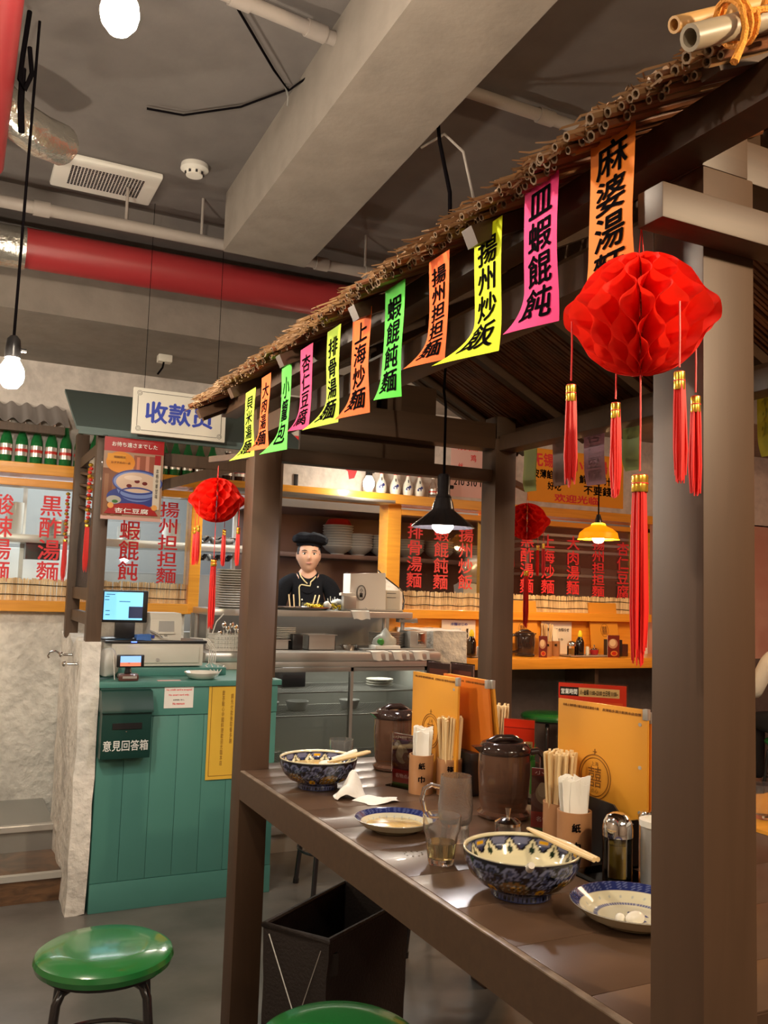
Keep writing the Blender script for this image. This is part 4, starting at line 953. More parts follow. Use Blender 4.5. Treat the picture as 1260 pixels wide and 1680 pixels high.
# wall jug
def jug(x, y, z, rz, label, body, tea=.5, H=.185, r=.064, name='tea_jug'):
    t = thing(name, label, 'jug', (x, y, z), rz)
    MB().lathe([(0, 0), (r * .80, 0), (r * .96, .004), (r * 1.0, .012), (r * .86, .02), (r * .86, .026), (r * .93, .04), (r * 1.0, H * .60), (r * .97, H * .84), (r * .95, H * .86), (r * .92, H * .86), (r * .955, H * .6), (r * .88, .045), (0, .035)], seg=40).build('body', body, t, world=False)
    MB().lathe([(0, .0365), (r * .86, .046), (r * .90, H * tea * .5), (r * .935, H * tea), (0, H * tea)], seg=40).build('tea', M('dark_tea', (.10, .035, .01), .05, coat=.3), t, world=False)
    l = MB().lathe([(r * .99, H * .83), (r * 1.02, H * .85), (r * 1.0, H * .9), (r * .86, H * .965), (r * .74, H * .985), (r * .55, H * .975), (0, H * .965)], seg=40).build('lid', m_jugd, t, world=False)
    MB().tube([(-r * .72, 0, H * .97), (-r * .3, 0, H * 1.02), (r * .3, 0, H * 1.02), (r * .72, 0, H * .97)], [.006, .010, .010, .006], 10).build('lid_grip', m_jugd, l, world=False)
    MB().tube([(-r * .9, 0, H * .83), (-r * 1.35, 0, H * .85), (-r * 1.62, 0, H * .78), (-r * 1.66, 0, H * .5), (-r * 1.6, 0, H * .22), (-r * 1.4, 0, H * .16), (-r * .92, 0, H * .2)], [.009, .009, .0095, .0095, .0095, .009, .009], 12).build('handle', m_jugd, t, world=False)
    MB().prism([(r * .85, H * .80), (r * 1.28, H * .92), (r * .85, H * .93)], 'y', -.014, .014).build('spout', m_jugd, t, world=False)
    return t
jug(3.46, 4.90, CZ, 0, 'dark brown water jug upside-looking and squat on the bar counter', m_jugd, .4, .165, .068)
# holders of chopsticks / napkins
def stick_mesh():
    b = MB().box(-.0056, .0056, -.0028, .0028, 0, .205, .0004); me = b.mesh('chopsticks', None, False); me.materials.append(m_wood_l); return me
SM = stick_mesh()
LIFT = .0
def napkin_mesh(seed):
    r = random.Random(seed)
    b = MB(); w = .036
    b.grid(lambda u, v: Vector(((u - .5) * w, .0035 * math.sin(u * PI) + .001 * math.sin(v * 9 + seed), v * .16 + .004 * math.sin(u * 6 + seed) * v)), 6, 8, .0022)
    b.rough(.0008, 60, seed); me = b.mesh('paper_napkin', None, True); me.materials.append(m_paper); return me
NM = [napkin_mesh(k) for k in range(3)]
HN = [0]
def holder(x, y, z, label, sym, kind, n=22, where='', rz=-.45, r=.034, H=.112, splay=.16, group=None):
    t = thing('bamboo_cup', label, 'holder', (x, y, z), 0)
    MB().lathe([(0, 0), (r, 0), (r, H), (r - .004, H), (r - .004, .006), (0, .006)], seg=36).build('cup', m_tubew, t, world=False)
    HN[0] += 1
    for k, ch in enumerate(sym):
        zc = H * (.74 - .34 * k)
        q = letters('lettering', ch, .02, m_ink, None, lambda a, b_: ((r + .0008) * math.sin(rz + a / r), -(r + .0008) * math.cos(rz + a / r), zc + b_), .035, 1, .019, .019, cuts=0)
        q.parent = t
    rr = random.Random(HN[0]); R2 = r - .009
    for k in range(n):
        a = k * 2.399; q = R2 * math.sqrt((k + .5) / n); dx, dy = q * math.cos(a), q * math.sin(a)
        if kind == 'sticks':
            o = bpy.data.objects.new('chopsticks', SM); tz = z + .0065 + rr.uniform(0, .009)
            o.rotation_euler = (-dy / R2 * splay * .8, dx / R2 * splay, rr.uniform(-.5, .5) + .9); dx *= .85; dy *= .85
            tag(o, 'pale wooden chopsticks standing in %s' % where, 'chopsticks', 'chopsticks in ' + where)
        else:
            o = bpy.data.objects.new('paper_napkin', NM[k % 3]); tz = z + .0065 + rr.uniform(0, .018)
            o.rotation_euler = (rr.uniform(-.03, .03), rr.uniform(-.06, .06) + dx * 2, -.45 + rr.uniform(-.15, .15)); dx *= .25
            dy = (-.5 + k / max(1, n - 1)) * R2 * 1.5
            tag(o, 'folded white paper napkin standing in %s' % where, 'napkin', 'napkins in ' + where)
            ca, sa = math.cos(-.45), math.sin(-.45); dx, dy = dx * ca - dy * sa, dx * sa + dy * ca
        COL.objects.link(o); o.location = (x + dx, y + dy, tz)
    return t
holder(3.64, 4.90, CZ, 'bamboo chopstick cup on the bar counter right of its jug', '筷', 'sticks', 14, 'the bar chopstick cup', H=.10)
holder(3.73, 4.93, CZ, 'bamboo napkin cup on the bar counter beside its chopstick cup', '紙', 'napkin', 6, 'the bar napkin cup', H=.10)
holder(2.93, 4.90, CZ, 'bamboo napkin cup on the bar counter behind the white pier', '紙', 'napkin', 6, 'the cup behind the pier', H=.12)
def soy(x, y, z, label):
    t = thing('soy_bottle', label, 'bottle', (x, y, z))
    MB().lathe([(0, 0), (.027, 0), (.029, .006), (.029, .085), (.024, .10), (.014, .118), (.013, .125), (0, .125)], seg=24).build('bottle', m_soy, t, world=False)
    MB().lathe([(.015, .122), (.016, .128), (.016, .142), (.010, .158), (.006, .165), (0, .165)], seg=20).build('cap', m_yellowp, t, world=False); return t
soy(2.985, 4.80, CZ + .012, 'soy sauce bottle with a yellow cap beside the white pier'); soy(3.87, 4.84, CZ + .012, 'soy sauce bottle with a yellow cap on the bar tray')
def dome_shaker(x, y, z, label, H=.125, r=.031, fill=.7, small=False, oilmat=None):
    t = thing('oil_shaker', label, 'shaker', (x, y, z))
    MB().lathe([(0, 0), (r, 0), (r, H * .66), (r - .0025, H * .66), (r - .0025, .006), (0, .006)], seg=36).build('glass', m_acry, t, world=False)
    MB().lathe([(0, .0062), (r - .0028, .0062), (r - .0028, H * .66 * fill), (0, H * .66 * fill)], seg=36).build('oil', oilmat or m_oil, t, world=False)
    c = MB().lathe([(r * 1.03, H * .64), (r * 1.03, H * .76), (r * .95, H * .86), (r * .72, H * .95), (r * .38, H * .99), (0, H)], seg=36).build('dome_cap', m_chrome, t, world=False)
    MB().prism([(r * .95, H * .76), (r * 1.25, H * .80), (r * .95, H * .84)], 'y', -.006, .006).build('pour_lip', m_chrome, c, world=False)
    return t
dome_shaker(3.80, 4.84, CZ + .012, 'chrome domed oil shaker on the bar tray', .095, .030)
def tray(x0, x1, y0, y1, z, label, mat=None):
    return single(MB().box(x0, x1, y0, y1, z, z + .004).box(x0, x0 + .004, y0, y1, z, z + .011).box(x1 - .004, x1, y0, y1, z, z + .011).box(x0, x1, y0, y0 + .004, z, z + .011).box(x0, x1, y1 - .004, y1, z, z + .011), 'condiment_tray', mat or m_steel, label, 'tray')
tray(3.75, 4.08, 4.79, 4.91, CZ + .0005, 'flat steel condiment tray on the right part of the bar'); tray(2.98, 3.26, 4.79, 4.91, CZ + .0005, 'flat steel condiment tray on the bar beside the pier')
def small_shaker(x, y, z, mat, label, cat='shaker', name='salt_shaker'):
    t = thing(name, label, cat, (x, y, z)); MB().lathe([(0, 0), (.012, 0), (.013, .03), (.011, .042), (0, .042)], seg=16).build('body', m_white, t, world=False)
    MB().lathe([(.0115, .040), (.012, .052), (.008, .058), (0, .058)], seg=16).build('cap', mat, t, world=False)
small_shaker(3.925, 4.83, CZ + .012, m_white, 'white salt shaker on the bar tray'); small_shaker(3.055, 4.83, CZ + .012, m_white, 'white salt shaker on the tray by the pier')
def pot(x, y, z, mat, lid, label, r=.03, H=.045):
    t = thing('condiment_pot', label, 'pot', (x, y, z))
    MB().lathe([(0, 0), (r * .8, 0), (r, H * .4), (r, H * .8), (0, H * .8)], seg=24).build('pot', mat, t, world=False)
    l = MB().lathe([(r * 1.03, H * .78), (r * 1.03, H * .9), (r * .5, H * 1.1), (0, H * 1.12)], seg=24).build('lid', lid, t, world=False)
    MB().tube([(0, 0, H * 1.1), (0, 0, H * 1.5)], [.004, .007], 10).build('knob', lid, l, world=False)
m_chili = M('chili_red', (.45, .02, .03), .2, coat=.5)
pot(4.0, 4.85, CZ + .012, m_chili, m_chrome, 'red chili pot with a steel lid on the bar tray'); pot(3.12, 4.85, CZ + .012, m_chili, m_chrome, 'red chili pot with a steel lid by the pier')
food = [('r', (0, 0, 1, 1), (.42, .12, .08)), ('e', (.45, .62, .40, .22), (.70, .52, .40)), ('e', (.42, .66, .26, .16), (.85, .74, .60)), ('e', (.55, .18, .3, .12), (.80, .50, .20)), ('e', (.55, .18, .2, .08), (.72, .15, .08))]
card(4.10, 4.77, CZ, .095, .15, -.1, 'food photo card standing on the bar before the amber menu', food)
card(3.535, 4.80, CZ, .055, .14, -.5, 'red food photo card between the bar jug and the chopstick cup', food)
t = thing('menu_stand', 'black plastic cup and brown box at the foot of the bar menu', 'stand', (4.22, 4.86, CZ)); MB().box(4.14, 4.24, 4.84, 4.92, CZ, CZ + .115, .004).build('cup', m_black, t); MB().box(4.245, 4.30, 4.85, 4.91, CZ, CZ + .085, .003).build('box', m_dkbottle, t)

# white plaster pier at the right end of the kitchen counter
pb = MB().box(2.60, 2.845, 4.62, 5.1, 0, 1.145); pb.subdiv(8); pb.rough(.012, 8, 9); bmesh.ops.smooth_vert(pb.bm, verts=pb.bm.verts[:], factor=.5)
o = pb.build('wall_pier', m_wall, None, True, True); o['kind'] = 'structure'

# ================================================================== GLASS DOOR COOLER + PASS
t = thing('display_cooler', 'long stainless counter cooler with two sliding glass doors', 'cooler', (1.9, 4.7, 0))
X0, X1, YF = 1.20, 2.53, 4.45
b = MB().box(X0, X1, YF + .03, 5.04, 0, .10).box(X0, X1, 5.0, 5.04, 0, .98).box(X0, X0 + .03, YF + .03, 5.04, 0, .98).box(X1 - .03, X1, YF + .03, 5.04, 0, .98).box(X0, X1, YF + .01, 5.04, .965, .985)
b.build('cabinet', m_coolin, t)
MB().box(X0 - .01, X1 + .03, YF - .01, 5.06, .985, 1.035, .012).build('worktop', m_steel, t)
MB().box(1.20, 1.50, YF + .0, YF + .03, .10, .985, .002).build('machine_panel', m_cream, t)
b = MB()
for k in range(6): b.box(1.225, 1.30, YF - .003, YF + .002, .93 - k * .026, .938 - k * .026)
b.build('vent_slots', m_black, t)
for x0, x1, z0, z1 in ((1.50, X1, .955, .985), (1.50, X1, .10, .14), (1.50, 1.53, .14, .955), (X1 - .045, X1, .14, .955)): MB().box(x0, x1, YF, YF + .03, z0, z1, .002).build('door_frame', m_steel, t)
for x0, x1, yy in ((1.53, 2.02, YF + .004), (2.0, 2.485, YF + .018)):
    d = MB().box(x0, x1, yy, yy + .004, .15, .95).build('glass_door', m_pane2, t)
    for a, c in ((x0, x0 + .018), (x1 - .018, x1)): MB().box(a, c, yy - .003, yy + .008, .14, .955, .001).build('door_stile', m_steeld, d)
    MB().box(x0, x1, yy - .003, yy + .008, .93, .953, .001).build('door_rail', m_steeld, d)
for z in (.815, .690, .42):
    b = MB()
    for k in range(60): b.cyl((1.54 + k * .0158, YF + .06, z), (1.54 + k * .0158, 4.98, z), .0018, seg=4)
    b.cyl((1.53, YF + .06, z), (2.49, YF + .06, z), .004).cyl((1.53, 4.96, z), (2.49, 4.96, z), .003)
    o = b.build('wire_shelf', m_steel, t)
def simple(name, mb, mat, label, cat, group=None): return single(mb, name, mat, label, cat, group)
simple('storage_box', MB().box(1.70, 1.84, 4.7, 4.85, .822, .93, .01), m_black, 'black box on the upper shelf inside the cooler', 'box')
for x, z, w, lb in ((1.62, .70, .14, 'left'), (1.80, .70, .13, 'middle'), (2.12, .70, .12, 'centre right')):
    b = MB().lathe([(0, 0), (w * .35, 0), (w * .5, .045), (w * .5, .05), (w * .45, .05), (w * .3, .006), (0, .006)], (x, 4.72, z - .005), 24); simple('food_bowl', b, m_porcg, 'grey bowl on the lower cooler shelf, %s' % lb, 'bowl')
for k, z in enumerate((.822, .836, .85)): simple('food_plate', MB().lathe([(0, 0), (.05, 0), (.08, .01), (.08, .013), (.05, .004), (0, .004)], (2.30, 4.7, z), 24), m_porc, 'white plate on the upper cooler shelf, %s' % nth(k, 3), 'plate', 'plates in the cooler')
# upper pass shelf
t = thing('pass_shelf', 'stainless pass shelf on posts above the cooler', 'shelf', (2.0, 4.8, 1.035))
MB().box(1.25, 2.48, 4.65, 4.98, 1.215, 1.25, .003).build('shelf', m_steel, t)
for x in (1.27, 2.44):
    for y in (4.70, 4.95): MB().cyl((x, y, 1.036), (x, y, 1.215), .012).build('leg', m_steel, t)
MB().box(1.25, 2.50, 5.0, 5.02, 1.036, 1.215).build('back_panel', m_steeld, t)
PZ = 1.2505
# things between worktop and shelf
WT = 1.0355
for k in range(7): simple('small_plate', MB().lathe([(0, 0), (.05, 0), (.082, .006), (.082, .009), (.05, .003), (0, .003)], (1.69, 4.72, WT + .045 + k * .009 + .01), 24), m_porc, 'white plate on the steel food pan, %s' % nth(k, 7), 'plate', 'white plates stacked on the food pan')
def pan(x0, x1, y0, y1, h, label, mat=None):
    t = thing('food_pan', label, 'pan', ((x0 + x1) / 2, (y0 + y1) / 2, WT)); z0 = WT
    MB().box(x0, x1, y0, y0 + .003, z0, z0 + h).box(x0, x1, y1 - .003, y1, z0, z0 + h).box(x0, x0 + .003, y0, y1, z0, z0 + h).box(x1 - .003, x1, y0, y1, z0, z0 + h).box(x0, x1, y0, y1, z0, z0 + .003).box(x0 - .008, x1 + .008, y0 - .008, y0, z0 + h - .004, z0 + h).build('pan', mat or m_steel, t); return t
pan(1.57, 1.70, 4.62, 4.76, .055, 'steel food pan beside the front post'); pan(1.80, 1.96, 4.58, 4.72, .085, 'deep square steel pan on the worktop')
simple('sauce_box', MB().box(1.715, 1.775, 4.60, 4.68, WT, WT + .085, .006), m_black, 'small black box between the two steel pans', 'box')
simple('steel_dish', MB().lathe([(0, 0), (.03, 0), (.055, .03), (.052, .03), (.028, .005), (0, .005)], (2.05, 4.60, WT), 24), m_chrome, 'small steel dish on the worktop right of the pans', 'dish')
t = thing('herb_bag', 'clear bag of greens slumped in a white dish on the worktop', 'bag', (2.27, 4.58, WT))
MB().box(2.18, 2.34, 4.52, 4.62, WT, WT + .03, .008).build('dish', m_white, t)
b = MB().sphere((2.26, 4.58, WT + .045), .05, 16, (1.5, .8, 1)); 
for v in b.bm.verts:
    if v.co.z > WT + .075: v.co.z += .03 * max(0, 1 - abs(v.co.x - 2.27) / .03)
b.rough(.01, 30); b.build('bag', M('cloudy_bag', (.72, .76, .72), .3, trans=.4), t)
b = MB().sphere((2.225, 4.545, WT + .05), .02, 10).rough(.006, 50); b.build('greens', m_grn, t)
simple('drain_board', MB().box(2.10, 2.56, 4.52, 4.80, WT + .0, WT + .012, .002), m_steeld, 'flat steel board under the stacked steel plates', 'board')
for k in range(9): simple('oval_plate', MB().lathe([(0, 0), (.07, 0), (.105, .006), (.105, .009), (.07, .003), (0, .003)], (2.335, 4.70, WT + .0125 + k * .0095), 28), m_steel, 'steel oval plate at the right of the worktop, %s' % nth(k, 9), 'plate', 'steel plates stacked on the worktop')
t = thing('tissue_dispenser', 'steel box dispenser at the right end of the worktop', 'dispenser', (2.47, 4.65, WT + .0125))
z0 = WT + .0125; MB().box(2.43, 2.54, 4.58, 4.72, z0, z0 + .098, .004).build('case', m_steel, t); MB().box(2.478, 2.525, 4.574, 4.582, z0 + .018, z0 + .085, .004).build('window', m_chrome, t)
def towel(x, z, y, w, label):
    def g(u, v):
        a = v; return Vector((x + (u - .5) * w * (1 - .15 * a) + .02 * a, y - (.012 + .004 * math.sin(u * 7)) - .0 * a if a > .35 else y + .03 - a * .12, z + .003 - max(0, a - .35) * .075 - (.004 * math.sin(u * 9 + x * 40) if a > .9 else 0)))
    single(MB().grid(g, 8, 10, .002), 'paper_towel', m_paper, label, 'towel')
towel(2.16, 1.036, 4.452, .11, 'white paper towel hanging over the worktop edge, left of three'); towel(2.29, 1.036, 4.452, .11, 'white paper towel hanging over the worktop edge, middle of three'); towel(2.42, 1.036, 4.452, .11, 'white paper towel hanging over the worktop edge, right of three')
towel(2.13, 1.2515, 4.66, .12, 'white paper towel hanging over the pass shelf edge')
# on the pass shelf
t = thing('steel_tray', 'oval steel serving tray at the left of the pass shelf', 'tray', (1.80, 4.75, PZ))
b = MB().lathe([(0, .002), (.15, .002), (.19, .016), (.2, .018), (.2, .014), (.15, 0), (0, 0)], (0, 0, 0), 36)
for v in b.bm.verts: v.co = Vector((v.co.x * 1.1 + 1.80, v.co.y * .62 + 4.77, v.co.z + PZ))
b.build('tray', m_chrome, t)
t = thing('food_container', 'clear plastic box of yellow noodles with chopsticks on the steel tray', 'container', (1.93, 4.76, PZ + .004))
MB().box(1.84, 2.04, 4.70, 4.82, PZ + .004, PZ + .042, .006).build('box', m_acry, t)
b = MB()
for k in range(26):
    x = 1.86 + random.uniform(0, .16); b.tube([(x - .02, 4.715 + random.uniform(0, .09), PZ + .012 + random.uniform(0, .02)), (x, 4.72 + random.uniform(0, .09), PZ + .02 + random.uniform(0, .018)), (x + .03, 4.715 + random.uniform(0, .09), PZ + .012)], .005, 6)
o = b.build('noodles', m_yellowp, t); o['kind'] = 'stuff'
b = MB().sphere((1.955, 4.705, PZ + .03), .022, 12).rough(.006, 40); b.build('tissue', m_paperw, t)
for xx, dx in ((1.765, 0), (1.79, .004), (1.90, .03), (1.925, .03)):
    o = MB().beam((xx, 4.80, PZ + .012), (xx + dx, 4.83, PZ + .085), .006, .006); single(o, 'chopstick', m_wood_l, 'pale chopstick standing up from the food on the pass shelf', 'chopstick', 'chopsticks on the pass shelf')
b = MB()
for k in range(5): b.tube([(2.0 + k * .012, 4.80, PZ + .045), (1.995 + k * .016, 4.80, PZ + .07 + .01 * (k % 2))], .003, 5)
b.sphere((2.05, 4.78, PZ + .045), .03, 12, (1.4, 1, .7)).rough(.006, 40)
single(b, 'film_wrap', M('cling_film', (.8, .8, .78), .2, trans=.4), 'crumpled cling film lying beside the noodle box', 'wrap')
simple('flat_tray', MB().box(2.06, 2.42, 4.66, 4.86, PZ, PZ + .012, .003), m_steeld, 'flat steel tray under the takeaway bag', 'tray')
t = thing('takeaway_bag', 'white paper takeaway bag with a round black emblem on the pass', 'bag', (2.22, 4.76, PZ + .0125))
z0 = PZ + .0125
b = MB().prism([(2.10, z0), (2.335, z0), (2.328, z0 + .215), (2.10, z0 + .205)], 'y', 4.72, 4.82); b.subdiv(3).rough(.003, 20); b.build('bag', M('bright_paper', (.94, .92, .86), .7), t)
MB().box(2.10, 2.328, 4.76, 4.78, z0 + .205, z0 + .212).build('brown_edge', m_dkbottle, t)
b = MB()
for rr_ in (.036, .031): b.tube([(2.17 + rr_ * .8 * math.cos(k * PI / 14), 4.715, z0 + .095 + rr_ * 1.2 * math.sin(k * PI / 14)) for k in range(28)], .0018 if rr_ > .035 else .0009, 4, closed=True)
b.build('emblem_ring', m_ink, t); letters('emblem', '小\n籠', .02, m_ink, t, on_y(2.17, 4.714, z0 + .095), .02, 1, .022, .055)
MB().tube([(2.20, 4.715, z0 + .01), (2.22, 4.70, z0 - .005), (2.25, 4.70, z0 - .005), (2.27, 4.715, z0 + .01)], .0025, 6).build('handle', m_paper, t)
t = thing('card_box', 'small cream cardboard box right of the takeaway bag', 'box', (2.39, 4.76, z0)); MB().box(2.345, 2.44, 4.74, 4.82, z0, z0 + .115, .003).build('box', m_cream, t); MB().box(2.35, 2.41, 4.738, 4.74, z0 + .07, z0 + .073).build('slot', m_ink, t); MB().box(2.35, 2.41, 4.738, 4.74, z0 + .095, z0 + .098).build('slot', m_ink, t)
t = thing('steel_box', 'square steel napkin box left of the takeaway bag', 'box', (2.07, 4.72, z0)); MB().box(2.045, 2.125, 4.68, 4.715, z0, z0 + .075, .003).build('box', m_steel, t)
b = MB().box(2.03, 2.12, 4.68, 4.715, z0 + .0752, z0 + .092).subdiv(3).rough(.005, 40); b.build('napkins', m_paper, t)
def drape(u, v): return Vector((2.345 + u * .17 - .03 * v, 4.86 - .05 * v + .01 * math.sin(u * 6), z0 + .23 * (1 - v) * (1 - u * .55) + .0 + .015 * math.sin(u * 5) * v))
t = thing('draped_cloth', 'white cloth with a black edge draped at the right end of the pass', 'cloth', (2.42, 4.84, z0)); MB().grid(drape, 10, 8, .003).build('cloth', m_paperw, t)
MB().tube([Vector(drape(k / 10, 0)) + Vector((0, 0, .002)) for k in range(11)] + [Vector((2.515, 4.83, z0 + .05)), Vector((2.50, 4.82, z0))], .0055, 8).build('black_edge', m_black, t)
b = MB().box(2.40, 2.52, 4.66, 4.72, 1.19, 1.21).subdiv(2).rough(.012, 18); single(b, 'crumpled_film', M('grey_film', (.4, .38, .36), .25, trans=.3), 'crumpled grey film stuffed under the right end of the pass', 'wrap')
# utensil basket and plate stack left of the chef
t = thing('utensil_basket', 'white wire basket of utensils at the left of the worktop', 'basket', (1.33, 4.62, WT + .002))
b = MB()
for k in range(21):
    x = 1.245 + k * .0125
    for y in (4.475, 4.63): b.cyl((x, y, WT + .004), (x, y, WT + .085), .0022, seg=4)
for z in (.004, .025, .045, .065, .085):
    b.tube([(1.245, 4.475, WT + z), (1.495, 4.475, WT + z), (1.495, 4.63, WT + z), (1.245, 4.63, WT + z)], .0028, 5, closed=True)
b.box(1.245, 1.495, 4.475, 4.63, WT + .002, WT + .006); b.build('wire_frame', m_white, t)
b = MB()
for y0, y1 in ((4.480, 4.483), (4.622, 4.625)): b.box(1.25, 1.49, y0, y1, WT + .006, WT + .080)
b.build('liner', m_white, t)
b = MB()
for i in range(14):
    for j in range(3): b.box(1.262 + i * .0165, 1.272 + i * .0165, 4.4785, 4.4802, WT + .018 + j * .021, WT + .030 + j * .021)
b.build('slots', m_steeld, t)['kind'] = 'stuff'
MB().tube([(1.25, 4.55, WT + .085), (1.27, 4.55, WT + .15), (1.31, 4.56, WT + .19)], .003, 6).build('handle', m_white, t)
for k in range(9):
    x = 1.29 + k * .021; L = random.uniform(.09, .14)
    single(MB().tube([(x, 4.53 + (k % 3) * .03, WT + .01), (x + random.uniform(-.01, .01), 4.55, WT + L)], [.003, .004], 6).sphere((x + .0, 4.55, WT + L), .012, 8, (1, .4, 1.4)), 'spoon', m_chrome, 'steel spoon standing in the wire basket', 'spoon', 'steel spoons in the wire basket')
single(MB().tube([(1.375, 4.48, WT + .09), (1.43, 4.48, WT + .135)], [.014, .012], 10), 'peeler', M('orange_yellow_plastic', (.95, .45, .01), .35), 'thick orange yellow handle sticking out of the wire basket', 'utensil')
single(MB().tube([(1.425, 4.49, WT + .12), (1.49, 4.49, WT + .165)], [.006, .007], 10), 'spatula_handle', m_redp, 'thin orange red handle beside the thick yellow one', 'utensil')
for k in range(16):
    simple('tray_plate', MB().lathe([(0, 0), (.07, 0), (.10, .008), (.10, .012), (.07, .004), (0, .004)], (1.44, 4.83, PZ + k * .0135), 28), m_white, 'white plastic plate in the tall stack left of the front post, %s' % nth(k, 16), 'plate', 'white plastic plates in the tall stack')
simple('spray_bottle', MB().lathe([(0, 0), (.028, 0), (.028, .09), (.012, .115), (.012, .14), (0, .14)], (1.545, 4.75, PZ), 20).box(1.51, 1.56, 4.74, 4.76, PZ + .135, PZ + .155), m_white, 'white spray bottle beside the tall stack of plates', 'bottle')

# ================================================================== KITCHEN BEHIND THE WALL
t = thing('kitchen_shelf', 'long dark steel shelf carrying stacks of bowls in the kitchen', 'shelf', (3.0, 6.3, 1.60))
MB().box(2.0, 4.6, 6.10, 6.42, 1.602, 1.635, .003).build('shelf', m_kitwarm, t)
for x in (2.1, 3.3, 4.5): MB().box(x, x + .03, 6.3, 6.42, 0, 1.602).build('leg', m_kitwarm, t)
struct(MB().box(1.9, 6.3, 6.45, 6.5, 0, 2.5), 'wall_kitchen', m_kitwarm)
bw = thing('noodle_bowl', '', 'bowl')
bowlp = [(0, .006), (.045, .006), (.05, 0), (.053, 0), (.052, .01), (.09, .035), (.115, .062), (.118, .068), (.113, .066), (.085, .036), (.04, .014), (0, .012)]
MB().lathe(bowlp, seg=28).build('bowl', m_porcg, bw, world=False); MB().lathe([(.1185, .066), (.119, .069), (.114, .0685)], seg=28).build('rim', m_white, bw, world=False)
first = True
for x, n, lb in ((2.66, 9, 'tallest stack behind the chef'), (2.83, 6, 'stack behind the chef, second from left'), (3.05, 6, 'third stack behind the chef'), (3.28, 5, 'stack beside the orange mullion'), (3.55, 5, 'stack seen through the small window'), (3.85, 4, 'stack seen through the right window')):
    for k in range(n):
        o = bw if first else dup(bw, (0, 0, 0)); first = False; place(o, (x, 6.24, 1.636 + k * .0195), k)
        o['label'] = 'blue grey noodle bowl, %s in the %s' % (nth(k, n).replace(' from the bottom', ' up'), lb); o['group'] = 'noodle bowls, %s' % lb
    simple('bowl_pattern', MB().lathe([(.06, .014), (.10, .04), (.104, .045)], (x, 6.24, 1.636 - .0012), 28), M('ochre_flowers', (.35, .30, .16), .5, n=(60, .9, (.05, .06, .1))), 'ochre flower decoration band on the lowest bowl, %s' % lb, 'decoration') if False else None
simple('red_bowl', MB().lathe([(0, .03), (.10, 0), (.105, .0), (.08, .045), (0, .05)], (2.66, 6.24, 1.636 + 8 * .0195 + .072), 28), m_redp, 'red dish upside down on the tallest bowl stack', 'dish')
t = thing('kitchen_hood', 'dark stainless extractor hood above the stoves', 'hood', (3.2, 6.1, 1.93))
MB().prism([(5.75, 1.94), (5.75, 2.0), (6.2, 2.3), (6.45, 2.3), (6.45, 1.94)], 'x', 1.9, 5.2).build('hood', m_kitwarm, t); MB().box(1.9, 5.2, 5.73, 5.75, 1.93, 2.0).build('lip', m_steeld, t)
# left part of kitchen: pale steel shelves
t = thing('kitchen_rack', 'long bright steel rack shelf seen through the left windows', 'shelf', (.6, 6.0, 1.63))
MB().box(-1.2, 1.85, 5.85, 6.15, 1.60, 1.65, .003).build('shelf', m_steel, t)
for x in (-1.1, .4, 1.8): MB().box(x, x + .025, 6.12, 6.15, 0, 2.4).build('post', m_steel, t)
t = thing('steel_cabinet', 'white steel cabinet standing behind the left windows', 'cabinet', (0, 6.5, 0))
MB().box(-1.2, .72, 6.3, 6.8, 0, 1.58, .004).build('body', m_white, t); MB().box(.76, 1.85, 6.4, 6.8, 0, 1.45, .004).build('side_unit', m_steeld, t)
simple('black_case', MB().box(.42, .62, 5.9, 6.05, 1.50, 1.60), m_black, 'black box hung under the rack behind the left window', 'box')
for x, w, h, m, lb in ((.05, .16, .14, m_white, 'white tub'), (.35, .10, .20, m_porc, 'tall pale jar'), (.62, .22, .10, m_steel, 'wide steel tub'), (1.05, .15, .09, m_label, 'silver tin'), (1.33, .12, .13, m_white, 'white canister')):
    simple('kitchen_container', MB().lathe([(0, 0), (w * .45, 0), (w * .5, h * .1), (w * .5, h), (w * .46, h), (w * .44, .01), (0, .01)], (x, 5.98, 1.651), 24), m, '%s on the bright rack behind the left windows' % lb, 'container')
for k, x in enumerate((1.52, 1.62, 1.71)):
    simple('ladle_bowl', MB().lathe([(0, 0), (.04, .008), (.062, .04), (.064, .05), (.06, .048), (.036, .012), (0, .006)], (x, 5.9 + k * .03, 1.651), 24), m_chrome, ('left', 'middle', 'right')[k] + ' chrome bowl on the rack behind the red lantern', 'bowl')
    simple('pan_hung', MB().lathe([(0, 0), (.04, .008), (.062, .04), (.064, .05), (.06, .048), (.036, .012), (0, .006)], (x - .03, 5.86 + k * .03, 1.53), 24), m_chrome, ('left', 'middle', 'right')[k] + ' chrome bowl hanging below the rack', 'bowl')
# bottles and kit behind right windows
simple('hanging_basin', MB().sphere((3.55, 5.7, 1.56), .11, 20, (1, .6, 1)), m_label, 'large round steel basin seen through the small window', 'basin')
b = MB().box(3.4, 3.62, 5.6, 5.75, 1.265, 1.44).subdiv(4).rough(.03, 9); single(b, 'white_sack', m_paperw, 'white crumpled sack behind the small window', 'sack')
simple('white_cabinet', MB().box(4.66, 5.35, 6.0, 6.3, 0, 1.62, .004), m_kitw, 'pale cabinet behind the right end window', 'cabinet')
t = thing('wire_rack', 'grey steel rack with several levels behind the right window', 'shelf', (4.3, 5.75, 0))
for z in (1.53, 1.72, 1.78, 1.84): MB().box(3.95, 5.3, 5.60, 5.88, z, z + .02).build('level', m_steeld, t)
for x in (3.95, 5.27):
    for y in (5.60, 5.85): MB().box(x, x + .03, y, y + .03, 0, 1.90).build('post', m_steeld, t)
simple('dark_machine', MB().box(4.1, 4.5, 5.62, 5.82, 1.5502, 1.62, .01), m_black, 'black flat machine behind the right window', 'machine')
t = thing('prep_table', 'steel table under the white sack behind the small window', 'table', (3.5, 5.7, 0))
